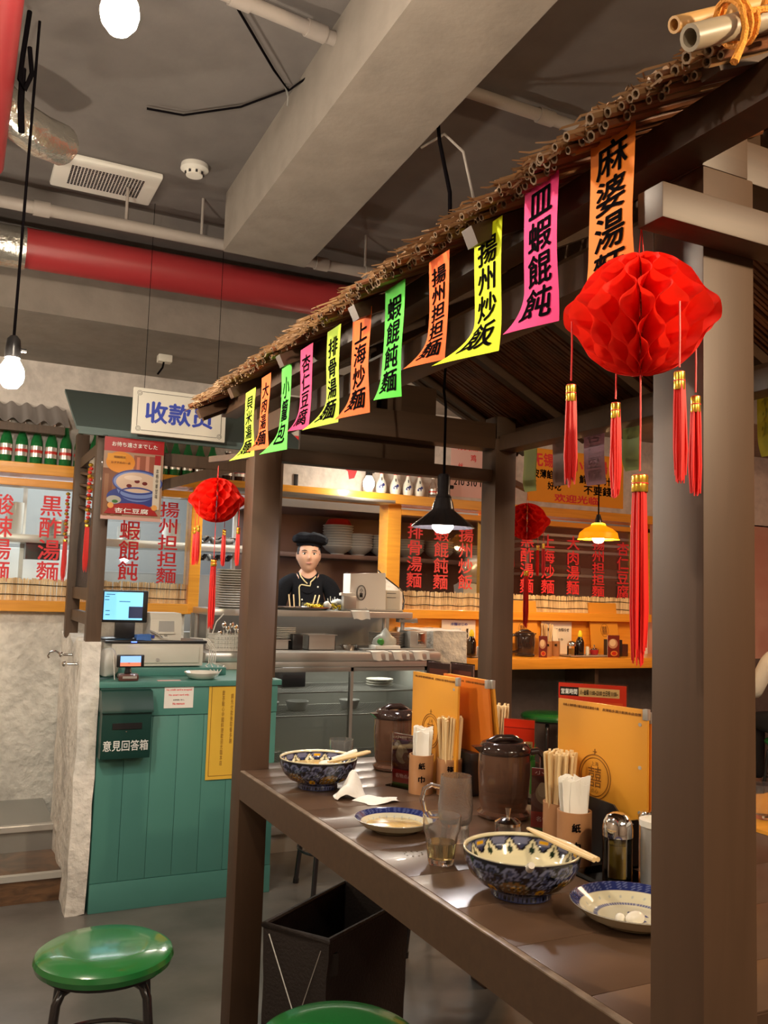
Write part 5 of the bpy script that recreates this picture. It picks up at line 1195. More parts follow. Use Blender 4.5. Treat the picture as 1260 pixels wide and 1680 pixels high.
MB().box(3.3, 3.8, 5.50, 5.90, 1.22, 1.26, .003).build('tabletop', m_steel, t)
for x in (3.32, 3.75):
    for y in (5.52, 5.85): MB().box(x, x + .03, y, y + .03, 0, 1.22).build('leg', m_steel, t)

# ================================================================== STOOLS, BASKET
def make_stool(h=.45):
    t = thing('stool', '', 'stool')
    MB().lathe([(0, h), (.10, h - .001), (.15, h - .006), (.168, h - .016), (.1725, h - .028), (.168, h - .042), (.155, h - .048), (0, h - .048)], seg=56).build('seat', m_green_v, t, world=False)
    MB().lathe([(.15, h - .047), (.15, h - .056), (0, h - .056)], seg=32).build('seat_plate', m_black, t, world=False)
    for k in range(4):
        a = math.radians(35 + k * 90); c, s = math.cos(a), math.sin(a)
        MB().tube([(c * .05, s * .05, h - .064), (c * .10, s * .10, h - .065), (c * .135, s * .135, h - .072), (c * .15, s * .15, h - .095), (c * .158, s * .158, h - .15), (c * .19, s * .19, .012)], .0115, 12).build('leg', m_blackm, t, world=False)
        MB().cyl((c * .19, s * .19, 0), (c * .188, s * .188, .022), .014).build('rubber_foot', m_black, t, world=False)
    MB().tube([(.165 * math.cos(k * PI / 16), .165 * math.sin(k * PI / 16), h * .42) for k in range(32)], .006, 8, closed=True).build('foot_ring', m_blackm, t, world=False)
    return t
st = make_stool(); place(st, (.424, 2.412, 0), .0); st['label'] = 'green vinyl stool standing alone at lower left'
dup(st, (.80, 1.775, 0), .3, 'green vinyl stool at the bottom edge, tucked before the table')
dup(st, (1.83, 3.05, 0), .9, 'green vinyl stool behind the table beyond the fabric basket'); dup(st, (2.05, 2.35, 0), .5, 'green vinyl stool on the far side of the table near its middle'); dup(st, (2.1, 1.6, 0), .2, 'green vinyl stool on the far side of the table near the big post')
dup(st, (1.68, 3.86, 0), .1, 'green vinyl stool before the cooler behind the table')
s2 = make_stool(.63); place(s2, (3.52, 4.72, 0), .3); s2['label'] = 'tall green stool before the bar counter'
s3 = copy_tree(s2); place(s3, (3.95, 4.75, 0), .8); s3['label'] = 'tall stool under the bar counter right of the first'
# fabric basket
t = thing('luggage_basket', 'dark brown fabric luggage basket under the table', 'basket', (1.08, 2.55, 0), 0)
P4 = [(.888, 2.524), (1.014, 2.341), (1.38, 2.56), (1.251, 2.771)]
b = MB(); H = .40; bm = b.bm
def quadring(z, s_): cx_ = sum(p[0] for p in P4) / 4; cy_ = sum(p[1] for p in P4) / 4; return [bm.verts.new((cx_ + (p[0] - cx_) * s_, cy_ + (p[1] - cy_) * s_, z)) for p in P4]
r0, r1, r2_, r3 = quadring(0, .97), quadring(H, 1.0), quadring(H, .965), quadring(.01, .93)
for A, B in ((r0, r1), (r1, r2_), (r2_, r3)):
    for k in range(4): bm.faces.new((A[k], A[(k + 1) % 4], B[(k + 1) % 4], B[k]))
bm.faces.new(r0); bm.faces.new(r3)
b.subdiv(7); b.rough(.005, 12); b.build('body', m_basket, t)
b = MB().tube([(P4[k][0], P4[k][1], H) for k in range(4)], .009, 8, closed=True); b.build('rim', m_basket, t)
MB().tube([(.897, 2.503, .38), (.955, 2.42, .17)], .0018, 5).build('white_cord', m_paper, t); MB().tube([(1.0, 2.36, .37), (.960, 2.415, .17)], .0014, 5).build('grey_cord', m_pipe, t)
MB().box(1.02, 1.05, 2.35, 2.37, .30, .36).build('handle_strap', m_basket, t)
# ================================================================== LONG TABLE
t = thing('long_table', 'long glossy brown table between the pavilion posts', 'table', (1.362, 1.82, 0))
TY = [.925, 1.055, 1.245, 1.43, 1.62, 1.81, 2.0, 2.19, 2.38, 2.50, 2.60, 2.716, 2.81]
MB().prism([(.8565, .9225), (1.868, .9225), (1.868, 2.7165), (1.7755, 2.7165), (1.7755, 2.812), (.9505, 2.812), (.9505, 2.7165), (.8565, 2.7165)], 'z', .714, .797).build('frame', m_timber_h, t)
for a, b_ in zip(TY[:-1], TY[1:]): MB().box(.872 if b_ < 2.75 else .951, 1.853 if b_ < 2.75 else 1.775, a + .0007, b_ - .0007, .797, .80, .0006).build('top_panel', m_table, t)
MB().box(.857, .871, .9225, 2.7165, .796, .8002, .0015).build('edge_strip', m_edge, t)
TZ = .8003
# ------------------------------------------------------------------ decorated ware: profile + painted function
def ware(name, outer, inner, paint, parent, seg=168):
    """closed lathe with finely divided profile; paint(side, angle, s, r, z) -> colour"""
    bm = bmesh.new(); cl = bm.loops.layers.color.new('Col')
    def dense(pr, n):
        out = []; L = [0]
        for a, b_ in zip(pr[:-1], pr[1:]): L.append(L[-1] + math.hypot(b_[0] - a[0], b_[1] - a[1]))
        for k in range(n + 1):
            d = L[-1] * k / n; i = max(j for j in range(len(L)) if L[j] <= d + 1e-12); i = min(i, len(pr) - 2)
            u = (d - L[i]) / max(1e-9, L[i + 1] - L[i]); out.append((pr[i][0] + (pr[i + 1][0] - pr[i][0]) * u, pr[i][1] + (pr[i + 1][1] - pr[i][1]) * u))
        return out
    A = dense(outer, 46); B = dense(inner, 46); pr = A + B[1:]; nA = len(A)
    rings = []
    for r, z in pr: rings.append([bm.verts.new((max(r, .0004) * math.cos(2 * PI * k / seg), max(r, .0004) * math.sin(2 * PI * k / seg), z)) for k in range(seg)])
    col = {}
    for i, (r, z) in enumerate(pr):
        side = 'out' if i < nA else 'in'; s_ = i / (nA - 1) if i < nA else (i - nA + 1) / (len(B) - 1)
        for k in range(seg): col[rings[i][k]] = paint(side, 2 * PI * k / seg, s_, r, z)
    for i in range(len(rings) - 1):
        for k in range(seg):
            f = bm.faces.new((rings[i][k], rings[i][(k + 1) % seg], rings[i + 1][(k + 1) % seg], rings[i + 1][k]))
            for l in f.loops: l[cl] = (*col[l.vert], 1)
    bm.faces.new(rings[0][::-1]); bm.faces.new(rings[-1])
    bmesh.ops.recalc_face_normals(bm, faces=bm.faces[:])
    me = bpy.data.meshes.new(name); bm.to_mesh(me); bm.free(); me.polygons.foreach_set('use_smooth', [True] * len(me.polygons)); me.materials.append(m_glaze)
    o = bpy.data.objects.new(name, me); COL.objects.link(o); o.parent = parent; return o
CREAM = (.88, .85, .72); DB = (.065, .07, .13); MBL = (.19, .21, .33); LBL = (.42, .44, .56); OCH = (.42, .29, .12); YEL = (.85, .65, .05); GRN = (.08, .16, .08); BLK = (.02, .025, .05)
def bowl_paint(side, a, s, r, z):
    if side == 'in':
        if s < .06: return CREAM
        n = 14; u = (a / (2 * PI) * n) % 1; w = abs(u - .5) * 2
        edge = .06 + .17 * (1 - w ** 1.3) + .03
        if s < edge:
            if s > edge - .030 or s < .075: return BLK
            d = math.hypot((u - .5) * 2.0, (s - .12) * 16)
            if int(a / (2 * PI) * n) % 3 == 0 and d < .45: return YEL
            return LBL if d < .8 else MBL
        if s < edge + .05 : return CREAM
        if abs(u - .0) < .03 or abs(u - 1) < .03:
            return GRN if s < .30 else CREAM
        if (u < .10 or u > .90) and .2 < s < .27 and (int(s * 90) % 2): return GRN
        return CREAM
    # outside, s runs from foot to rim
    s = max(0, (s - .42) / .58)
    if z < .0145: return BLK if int(a / (2 * PI) * 84) % 2 and .002 < z < .011 else (.26, .28, .42)
    if s > .965: return CREAM
    if s > .78:
        n = 20; u = (a / (2 * PI) * n) % 1; d = math.hypot((u - .5) * 2, (s - .78) * 7)
        if .92 < d < 1.08 or .50 < d < .58: return BLK
        return LBL if d < .92 and d > .58 else (YEL if d < .22 and int(a / (2 * PI) * n) % 2 else (MBL if d < .58 else DB))
    n = 6; u = (a / (2 * PI) * n) % 1; d = math.hypot((u - .5) / .30, (s - .42) / .24)
    if d < 1:
        if d > .93: return BLK
        k = math.sin(u * 60) * math.sin(s * 46 + a * 3)
        if k > .55: return (.55, .55, .5)
        if k < -.6: return GRN
        if abs(k) < .08 and d < .5: return YEL
        return OCH
    v = (u + .5) % 1; d2 = math.hypot((v - .5) / .10, (s - .34) / .11)
    if d2 < 1: return YEL if d2 > .35 + .3 * math.sin(a * 60) else OCH
    k = math.sin(a * 34 + math.sin(s * 40) * 2) * math.sin(s * 55 + math.cos(a * 20) * 2)
    return LBL if k > .35 else (MBL if k > -.1 else BLK)
def noodle_bowl(x, y, rz, label, filled=False):
    t = thing('noodle_bowl', label, 'bowl', (x, y, TZ), rz)
    out = [(0, .004), (.046, .004), (.049, 0), (.058, 0), (.0575, .013), (.056, .015), (.082, .025), (.100, .042), (.109, .062), (.113, .084), (.112, .0875)]
    inn = [(.112, .0875), (.108, .086), (.104, .066), (.093, .045), (.074, .028), (.040, .019), (0, .018)]
    ware('bowl', out, inn, bowl_paint, t)
    if filled:
        b = MB().lathe([(0, .060), (.094, .060), (.094, .058), (0, .057)], seg=40); b.build('broth', M('creamy_broth', (.80, .55, .20), .15, coat=.5), t, world=False)
    return t
noodle_bowl(1.027, 1.452, .3, 'decorated noodle bowl, nearest, empty with a white spoon handle over its rim'); noodle_bowl(1.00, 2.43, 1.0, 'decorated noodle bowl near the far post with broth left in it', True)
def chopsticks_pair(p, q, label, r=.0038, gap=.006, mat=None):
    p, q = Vector(p), Vector(q); d = (q - p).normalized(); s_ = d.cross(Vector((0, 0, 1))).normalized() * gap * .5
    t = thing('chopsticks', label, 'chopsticks', tuple(p))
    for k in (-1, 1): MB().tube([p + s_ * k, p.lerp(q, .4) + s_ * k * 1.5, p.lerp(q, .75) + s_ * k * 1.1, q + s_ * k * .4], [r, r * 1.05, r * .9, r * .6], 8).build('stick', mat or m_wood_l, t)
    return t
def used_pair(a, b_, label):    # sticks lying side by side, thicker in the middle, like damp splayed wood
    return chopsticks_pair(a, b_, label, .0048, .009)
used_pair((1.100, 1.322, .893), (1.108, 1.545, .893), 'used pale chopsticks resting across the nearest bowl')
used_pair((1.158, 2.425, .893), (1.00, 2.355, .885), 'used pale chopsticks resting across the far bowl')
def spoon(p, q, label, rz=0):
    p, q = Vector(p), Vector(q); t = thing('soup_spoon', label, 'spoon', tuple(p)); d = (q - p).normalized()
    MB().tube([p, p.lerp(q, .15), p.lerp(q, .6), q], [.006, .008, .0075, .011], 10).build('handle', m_porc, t)
    b = MB().sphere(q + d * .02, .024, 16, (1, .8, .4)); b.build('spoon_bowl', m_porc, t)
spoon((.966, 1.335, .893), (1.00, 1.405, .852), 'white porcelain spoon leaning over the near rim of the nearest bowl')
spoon((1.115, 2.415, .900), (1.045, 2.43, .872), 'white porcelain spoon leaning in the far bowl')
# plates
def plate(x, y, R, label, food=None, tilt=0):
    t = thing('plate', label, 'plate', (x, y, TZ))
    h = R * .30
    def paint(side, a, s, r, z):
        if side == 'out': return (.78, .76, .66)
        rr = r / R
        if rr > .985: return (.75, .73, .62)
        if rr > .86:
            k = math.sin(a * 60) * math.sin(rr * 160 + math.sin(a * 18) * 2)
            return (.15, .185, .40) if k < .5 else (.38, .42, .60)
        if .845 < rr <= .86: return (.08, .12, .4)
        if .56 < rr < .62: return (.25, .30, .55) if math.sin(a * 80) > .1 else (.62, .64, .68)
        if .50 < rr < .51: return (.3, .34, .55)
        if rr < .30:
            k = math.sin(a * 5 + rr * 12) ; return (.16, .2, .5) if k > .45 and .05 < rr < .24 else (.84, .82, .72)
        if math.sin(a * 24) > .93 and .66 < rr < .8 and math.sin(rr * 70) > .2: return (.68, .70, .70)
        return (.85, .83, .73)
    out = [(0, .003), (R * .50, .003), (R * .52, 0), (R * .56, 0), (R * .58, .004), (R * .80, h * .40), (R * .95, h * .86), (R, h)]
    inn = [(R, h), (R * .985, h + .001), (R * .86, h * .72), (R * .72, h * .36), (R * .58, .007), (0, .006)]
    ware('plate', out, inn, paint, t)
    return t
plate(1.135, 1.262, .112, 'white plate with blue rim and blue rings beside the big near post')
t = plate(1.005, 1.945, .098, 'blue rimmed plate with thin brown sauce behind the tea glass')
MB().lathe([(0, .0135), (.066, .0128), (.070, .0115), (0, .010)], (1.005, 1.945, TZ), 40).rough(.0016, 60).build('sauce', m_brk, t)
b = MB().sphere((1.115, 1.235, TZ + .016), .016, 12, (1.3, .7, .8)); b.sphere((1.095, 1.25, TZ + .013), .010, 10); single(b, 'bun_scrap', m_porc, 'small white twist of dough left on the blue ringed plate', 'food')
# glasses
def tumbler(x, y, H, r0, r1, label, fill=0, name='glass', facets=True):
    t = thing(name, label, 'glass', (x, y, TZ)); n = 40
    b = MB(); b.lathe([(0, 0), (r0 * .93, 0), (r0, .005), (r0 + (r1 - r0) * .62, H * .60), (r1 * .99, H * .72), (r1, H), (r1 - .0022, H), (r1 * .93, H * .72), (r0 + (r1 - r0) * .6 - .0035, H * .58), (r0 * .86, .012), (0, .011)], seg=n)
    for v in b.bm.verts:
        if .006 < v.co.z < H * .66 and facets:
            a = math.atan2(v.co.y, v.co.x); k = 1 - .035 * abs(math.cos(a * 5)); v.co.x *= k; v.co.y *= k
    b.build('glass', m_glass, t, world=False)
    if fill: MB().lathe([(0, .0115), (r0 * .84, .0125), ((r0 + (r1 - r0) * .5) * .90, H * fill), (0, H * fill)], seg=n).build('tea', m_tea, t, world=False)
    return t
tumbler(.978, 1.675, .100, .0275, .041, 'short faceted glass half full of pale tea, nearest glass', .45)
tumbler(1.19, 2.70, .085, .030, .039, 'clear empty tumbler behind the far bowl', 0); tumbler(1.61, 2.13, .10, .028, .038, 'clear tumbler behind the nearest chopstick cup', 0)
t = thing('glass_mug', 'tall clear beer mug with a handle, frosted with water drops', 'mug', (1.095, 1.815, TZ))
b = MB().lathe([(0, 0), (.031, 0), (.033, .004), (.030, .028), (.031, .034), (.039, .05), (.041, .08), (.037, .12), (.036, .148), (.0335, .148), (.0345, .12), (.038, .08), (.036, .052), (.026, .040), (0, .038)], seg=40)
b.build('glass', m_frost, t, world=False)
MB().tube([(-.030, .022, .118), (-.046, .034, .122), (-.060, .044, .112), (-.064, .047, .088), (-.058, .043, .062), (-.048, .036, .050), (-.031, .023, .052)], .0055, 12).build('handle', m_glass, t, world=False)
b = MB()
for k in range(16): a = k * PI / 8; b.cyl((.0325 * math.cos(a), .0325 * math.sin(a), .004), (.0305 * math.cos(a), .0305 * math.sin(a), .030), .0022, seg=6)
b.build('base_ribs', m_glass, t, world=False)
# jugs
jug(1.33, 2.60, TZ, 2.6 + PI * .17, 'brown see-through tea jug at the far end of the table, part full', m_jug, .33, .195, .066)
jug(1.33, 1.965, TZ, 2.6 + PI * .1, 'dark brown tea jug in the middle of the table behind the mug', m_jug, .62, .195, .068)
# cups with chopsticks and napkins
holder(1.255, 2.275, TZ, 'bamboo napkin cup marked with two characters, beside the far tea jug', '紙巾', 'napkin', 10, 'the far bamboo napkin cup', H=.108, r=.035)
holder(1.325, 2.235, TZ, 'bamboo chopstick cup before the far menu boards', '筷', 'sticks', 40, 'the far bamboo chopstick cup', H=.10, r=.036, splay=.13)
holder(1.285, 1.675, TZ, 'bamboo chopstick cup behind the nearest napkin cup', '筷', 'sticks', 40, 'the nearest bamboo chopstick cup', H=.105, r=.036, rz=-.5, splay=.11)
holder(1.250, 1.575, TZ, 'bamboo napkin cup nearest the viewer, full of white napkins', '紙巾', 'napkin', 14, 'the nearest bamboo napkin cup', H=.112, r=.037, rz=-.55)
holder(1.63, 2.44, TZ, 'bamboo chopstick cup on the far side of the table behind the boards', '筷', 'sticks', 30, 'the back row chopstick cup', H=.10, r=.034, splay=.1)
holder(1.66, 1.63, TZ, 'bamboo chopstick cup half hidden by the big near post', '筷', 'sticks', 14, 'the chopstick cup behind the post', H=.10, r=.034, splay=.1)
# menu boards
def menu(x0, y0, x1, y1, label, mat, H=.33, lean=.0, emblem=True, clipc=True, th=.008):
    """upright board from (x0,y0) to (x1,y1)"""
    p, q = Vector((x0, y0, 0)), Vector((x1, y1, 0)); d = (q - p); L = d.length; rz = math.atan2(d.y, d.x)
    t = thing('menu_board', label, 'menu', (x0, y0, TZ), rz)
    b = MB().box(0, L, 0, th, 0, H, .0012); 
    for v in b.bm.verts: v.co.y += lean * v.co.z
    b.build('board', mat, t, world=False)
    b = MB().box(0, L, -.0006 + lean * (H - .012), 0 + lean * (H - .012), H - .016, H - .006)
    fn = lambda a, c: Vector((a, -.001 + lean * c, c))
    for k, s in enumerate(('本格上海料理小籠包麻婆豆腐坦々麺', '皮薄餡多湯汁鮮美本店自慢')):
        q_ = letters('lettering', s, .01, m_goldink, None, lambda a, c: fn(L * (.27 + .46 * k) + a, H - .012 + c), .03, 1, L * .42, .0065); q_.parent = t
    if clipc:
        for xx in (L,): MB().box(xx - .011, xx + .0015, -.002 + lean * H, th + .002 + lean * H, H - .022, H + .0015, .001).build('corner_clip', m_steel, t, world=False)
    if emblem:
        cx_, cz_ = L * .44, H * .50
        for rr, w in ((.043, .0009), (.037, .0007)):
            MB().tube([fn(cx_ + rr * math.cos(k * PI / 20), cz_ + rr * 1.15 * math.sin(k * PI / 20)) for k in range(40)], w, 4, closed=True).build('emblem_ring', m_goldink, t, world=False)
        for s, dx, dz, w, h in (('囍', 0, .0, .036, .046), ('上海', 0, .029, .02, .010), ('点心', 0, -.031, .02, .010)):
            q_ = letters('emblem', s, .05, m_goldink, None, lambda a, c: fn(cx_ + dx + a, cz_ + dz + c), -.004, 1, w, h); q_.parent = t
        MB().tube([fn(cx_, cz_ + .049), fn(cx_, cz_ + .062)], .0009, 4).tube([fn(cx_ - .005, cz_ + .056), fn(cx_ + .005, cz_ + .056)], .0009, 4).build('emblem_mark', m_goldink, t, world=False)
        for z in (H * .9, H * .62, H * .33): MB().lathe([(0, 0), (.005, 0)], (0, 0, 0), 12).bm.free(); MB().cyl((L - .018, -.0012, z), (L - .018, .001, z), .0042, seg=14).build('rivet', m_label, t, world=False)
    return t
menu(1.325, 1.735, 1.385, 1.500, 'amber menu board with a brown double character emblem, nearest', m_menu)
menu(1.345, 1.725, 1.400, 1.505, 'second orange board standing close behind the nearest amber menu', m_menu2, emblem=False, H=.322)
menu(1.295, 2.415, 1.320, 2.190, 'amber menu board standing behind the far chopstick cup', m_menu)
menu(1.390, 2.34, 1.405, 2.12, 'deep orange menu board leaning behind the far amber one', m_menu2, emblem=False, lean=-.10)
menu(1.415, 2.335, 1.430, 2.115, 'light orange menu board behind the deep orange one', m_menu, emblem=False, lean=-.14)
menu(1.60, 1.66, 1.63, 1.45, 'amber board on the far side of the table beside the big near post', m_menu, emblem=False)
MB_ = MB().box(1.36, 1.40, 2.18, 2.30, TZ, TZ + .12, .006); single(MB_, 'board_stand', m_black, 'black plastic stand between the far menu boards', 'stand')
t = thing('menu_stand', 'black plastic menu stand at the foot of the nearest amber menu', 'stand', (1.31, 1.58, TZ))
b = MB().prism([(1.50, TZ), (1.66, TZ), (1.66, TZ + .118), (1.64, TZ + .130), (1.53, TZ + .128), (1.50, TZ + .105)], 'x', 1.318, 1.322); b.build('front_panel', m_black, t)
MB().box(1.318, 1.41, 1.50, 1.505, TZ, TZ + .10).box(1.318, 1.41, 1.50, 1.66, TZ, TZ + .004).build('base', m_black, t)
# laminated flyers
def flyer(x0, y0, x1, y1, z0, H, label, items, txt, mat=None):
    p, q = Vector((x0, y0, 0)), Vector((x1, y1, 0)); L = (q - p).length; rz = math.atan2(y1 - y0, x1 - x0)
    t = thing('flyer', label, 'flyer', (x0, y0, z0), rz)
    MB().box(0, L, 0, .0015, 0, H, .0005).build('sheet', m_pinkp, t, world=False)
    W0 = wloc(t)
    prints('print', items, t, lambda a, b_, d: W0 + Vector((a * L, -.0005 - d, b_ * H)))
    for s, a, b_, w, h, m in txt:
        q_ = letters('lettering', s, .02, m, None, lambda u, v: Vector((a * L + u, -.0035, b_ * H + v)), .02, 1, w * L, h * H); q_.parent = t
    MB().box(-.004, L + .004, .0003, .0012, -.002, H + .004).build('laminate', m_acry, t, world=False)
    return t
red_o = (.75, .16, .06)
flyer(1.505, 1.97, 1.632, 1.846, .93, .21, 'laminated red flyer with opening hours above the nearest menu', [('r', (0, 0, 1, 1), red_o), ('r', (.02, .84, .30, .95), (.03, .02, .02)), ('r', (.30, .84, .90, .95), (.80, .68, .45)), ('r', (.05, .3, .95, .78), (.80, .30, .12)), ('e', (.5, .55, .2, .15), (.85, .45, .2))],
      (('営業時間', .16, .895, .24, .07, m_whiteink), ('火~金曜 11:00~23:00 土日祝 11:00~', .60, .895, .56, .07, m_ink), ('点心', .5, .6, .3, .2, m_whiteink)))
flyer(1.58, 2.34, 1.645, 2.27, .865, .125, 'small orange red flyer with a cream name plate behind the dark jug', [('r', (0, 0, 1, 1), (.78, .15, .04)), ('r', (0, .78, 1, .80), (.5, .05, .03)), ('r', (.0, .18, .95, .48), (.70, .58, .36)), ('r', (.1, 0, .9, .16), (.82, .30, .15))],
      (('紹興酒', .5, .33, .8, .2, m_ink), ('お料理に', .5, .08, .6, .1, m_whiteink)))
single(MB().box(1.58, 1.66, 2.26, 2.35, TZ, .864, .004), 'card_holder', m_acry, 'clear block holding the orange red flyer behind the dark jug', 'holder')
single(MB().box(1.50, 1.645, 1.84, 1.98, TZ, .93, .004), 'card_holder', m_black, 'black block holding the flyer with opening hours', 'holder')
for (x0, y0, x1, y1, lb) in ((1.37, 2.46, 1.40, 2.37, 'small glossy dark card above the far amber menu, left'), (1.42, 2.40, 1.44, 2.30, 'small glossy dark card above the far amber menu, right')):
    flyer(x0, y0, x1, y1, TZ + .29, .065, lb, [('r', (0, 0, 1, 1), (.14, .06, .05)), ('r', (.1, .2, .9, .7), (.30, .14, .10))], ())
def dumpling_card(x, y, rz, label, w=.085, h=.15):
    t = thing('photo_card', label, 'card', (x, y, TZ), rz)
    MB().box(-w / 2, w / 2, 0, .002, 0, h, .0004).build('sheet', m_paper, t, world=False)
    MB().box(-w / 2 - .003, w / 2 + .003, -.004, -.0028, 0, h + .003).build('acrylic_front', m_acry, t, world=False); MB().box(-w / 2 - .003, w / 2 + .003, -.03, .03, 0, .0025).build('acrylic_foot', m_acry, t, world=False)
    W0 = wloc(t)
    prints('print', [('r', (0, 0, 1, 1), (.34, .10, .06)), ('r', (0, .88, 1, 1), (.55, .14, .06)), ('e', (.45, .50, .46, .17), (.42, .25, .22)), ('e', (.40, .60, .28, .17), (.66, .56, .44)), ('e', (.32, .66, .14, .12), (.76, .68, .56)), ('e', (.62, .56, .2, .10), (.50, .32, .22)), ('e', (.72, .60, .06, .03), (.80, .74, .66)),
        ('r', (0, 0, 1, .30), (.65, .12, .08)), ('r', (0, .28, 1, .31), (.70, .12, .06)), ('r', (0, 0, 1, .06), (.30, .40, .15))], t, lambda a, b_, d: W0 + Vector(((a - .5) * w, -.0005 - d * .8, b_ * h)))
    for s, a, b_, ww, hh, m in (('小籠包', .5, .935, .8, .06, m_pinkp), ('名物点心', .5, .2, .7, .08, m_pinkp), (vert('特製'), .90, .5, .10, .3, m_paper)):
        q_ = letters('lettering', s, .02, m, None, lambda u, v: Vector(((a - .5) * w + u, -.0034, b_ * h + v)), .01, 1, ww * w, hh * h); q_.parent = t
dumpling_card(1.35, 1.80, -.75, 'dark dumpling photo card left of the nearest chopstick cup'); dumpling_card(1.245, 2.36, -1.15, 'red dumpling photo card between the far jug and the napkin cup'); 
# oil shaker, steel can, pots
single(MB().box(1.20, 1.34, 1.36, 1.52, TZ, TZ + .003).box(1.20, 1.204, 1.36, 1.52, TZ, TZ + .010).box(1.20, 1.34, 1.516, 1.52, TZ, TZ + .010), 'condiment_tray', m_acry, 'clear tray under the oil shaker and steel can', 'tray')
dome_shaker(1.263, 1.452, TZ + .0035, 'chrome domed oil shaker beside the nearest napkin cup', .132, .030, .80)
t = thing('steel_canister', 'tall steel canister with a white plastic rim beside the big post', 'canister', (1.315, 1.395, TZ + .0035))
MB().lathe([(0, 0), (.031, 0), (.032, .003), (.032, .118), (0, .118)], seg=36).build('can', m_steel, t, world=False); MB().lathe([(.032, .112), (.035, .114), (.035, .126), (.024, .127), (.022, .119), (0, .119)], seg=36).build('rim', m_white, t, world=False)
MB().box(-.028, -.016, -.034, -.031, .02, .06).build('bar_label', m_label, t, world=False)
t = thing('small_shaker', 'small chrome topped shaker behind the steel canister', 'shaker', (1.35, 1.46, TZ)); MB().lathe([(0, 0), (.018, 0), (.018, .105), (0, .105)], seg=20).build('glass', m_glass, t, world=False); MB().lathe([(.019, .104), (.019, .118), (.012, .128), (0, .130)], seg=20).build('cap', m_chrome, t, world=False)
single(MB().sphere((1.315, 1.33, TZ + .016), .017, 12, (1.2, 1, .9)).rough(.003, 60), 'red_scrap', M('brick_red_cloth', (.35, .08, .04), .8), 'small brick red lump beside the steel canister', 'scrap')
pot(1.205, 1.76, TZ, m_glass, m_chrome, 'glass condiment pot with a chrome knob lid behind the nearest bowl', .030, .052)
chopsticks_pair((1.13, 1.70, TZ + .006), (1.165, 1.775, TZ + .006), 'pale stick end lying beside the mug', .004, .0)
t = thing('seasoning_bottle', 'small bottle with a square yellow cap behind the dark jug', 'bottle', (1.60, 2.42, TZ))
MB().lathe([(0, 0), (.024, 0), (.024, .055), (.018, .068), (0, .068)], seg=20).build('bottle', m_glass, t, world=False); MB().box(-.014, .014, -.014, .014, .068, .094, .003).build('cap', m_yellowp, t, world=False)
MB().lathe([(0, .004), (.021, .004), (.021, .05), (0, .05)], seg=20).build('contents', m_pinkp, t, world=False)
b = MB().sphere((1.66, 2.34, .845), .03, 12, (.7, .7, 1.3)); single(b, 'pink_bottle', m_pinkp, 'round pink bottle shoulder right of the orange red flyer', 'bottle')
b = MB()
for k in range(9): b.tube([(1.56 + random.uniform(-.01, .01), 2.16, TZ + .09), (1.55 + random.uniform(-.02, .03), 2.15, TZ + .125 + random.uniform(0, .02))], [.002, .001], 4)
b.cyl((1.56, 2.16, TZ), (1.56, 2.16, TZ + .095), .008); single(b, 'green_sprig', m_grn, 'small green sprig beside the clear tumbler behind the chopsticks', 'plant')
# tissues
def tissue(x, y, sx, sy, h, seed, label):
    def g(u, v): 
        e = math.sin(u * 5 + seed) * math.sin(v * 4 + seed * 2)
        return Vector((x + (u - .5) * sx * (1 + .2 * math.sin(v * 3 + seed)), y + (v - .5) * sy * (1 + .2 * math.sin(u * 4)), TZ + .002 + h * max(0, (.5 + .5 * e)) * math.sin(PI * min(1, max(0, u))) ** .6 * (.25 + .75 * math.sin(PI * v) ** .6)))
    b = MB().grid(g, 14, 12, .0012); b.rough(.0035, 45, seed)
    for v in b.bm.verts: v.co.z = max(v.co.z, TZ + .0004)
    single(b, 'crumpled_tissue', m_paperw, label, 'tissue')
tissue(1.035, 2.285, .080, .06, .085, 1, 'upright crumpled tissue leaning by the far bowl'); tissue(1.095, 2.215, .12, .06, .022, 4, 'flat crumpled tissue between the far bowl and the napkin cup')
b = MB()
for k in range(9): a = k * .7; b.sphere((.955 + .02 * math.cos(a), 1.755 + .018 * math.sin(a), TZ), .0022, 8, (1, 1, .5))
o = single(b, 'water_drops', m_glass, 'ring of water drops on the table beside the tea glass', 'drops'); o['kind'] = 'stuff'

# ================================================================== PEOPLE
def skin_mesh(joints, edges, sub=2, root=0):
    """joints: name -> (co, rx, ry); grows one continuous surface"""
    names = list(joints); idx = {n: i for i, n in enumerate(names)}
    me = bpy.data.meshes.new('body'); me.from_pydata([joints[n][0] for n in names], [(idx[a], idx[b_]) for a, b_ in edges], [])
    o = bpy.data.objects.new('body', me); COL.objects.link(o)
    md = o.modifiers.new('skin', 'SKIN'); md.use_smooth_shade = True; md.branch_smoothing = .6
    for i, n in enumerate(names):
        sv = me.skin_vertices[0].data[i]; sv.radius = (joints[n][1], joints[n][2]); sv.use_root = (i == root)
    s_ = o.modifiers.new('sub', 'SUBSURF'); s_.levels = sub; s_.render_levels = sub
    dg = bpy.context.evaluated_depsgraph_get(); m2 = bpy.data.meshes.new_from_object(o.evaluated_get(dg)); bpy.data.objects.remove(o); return m2
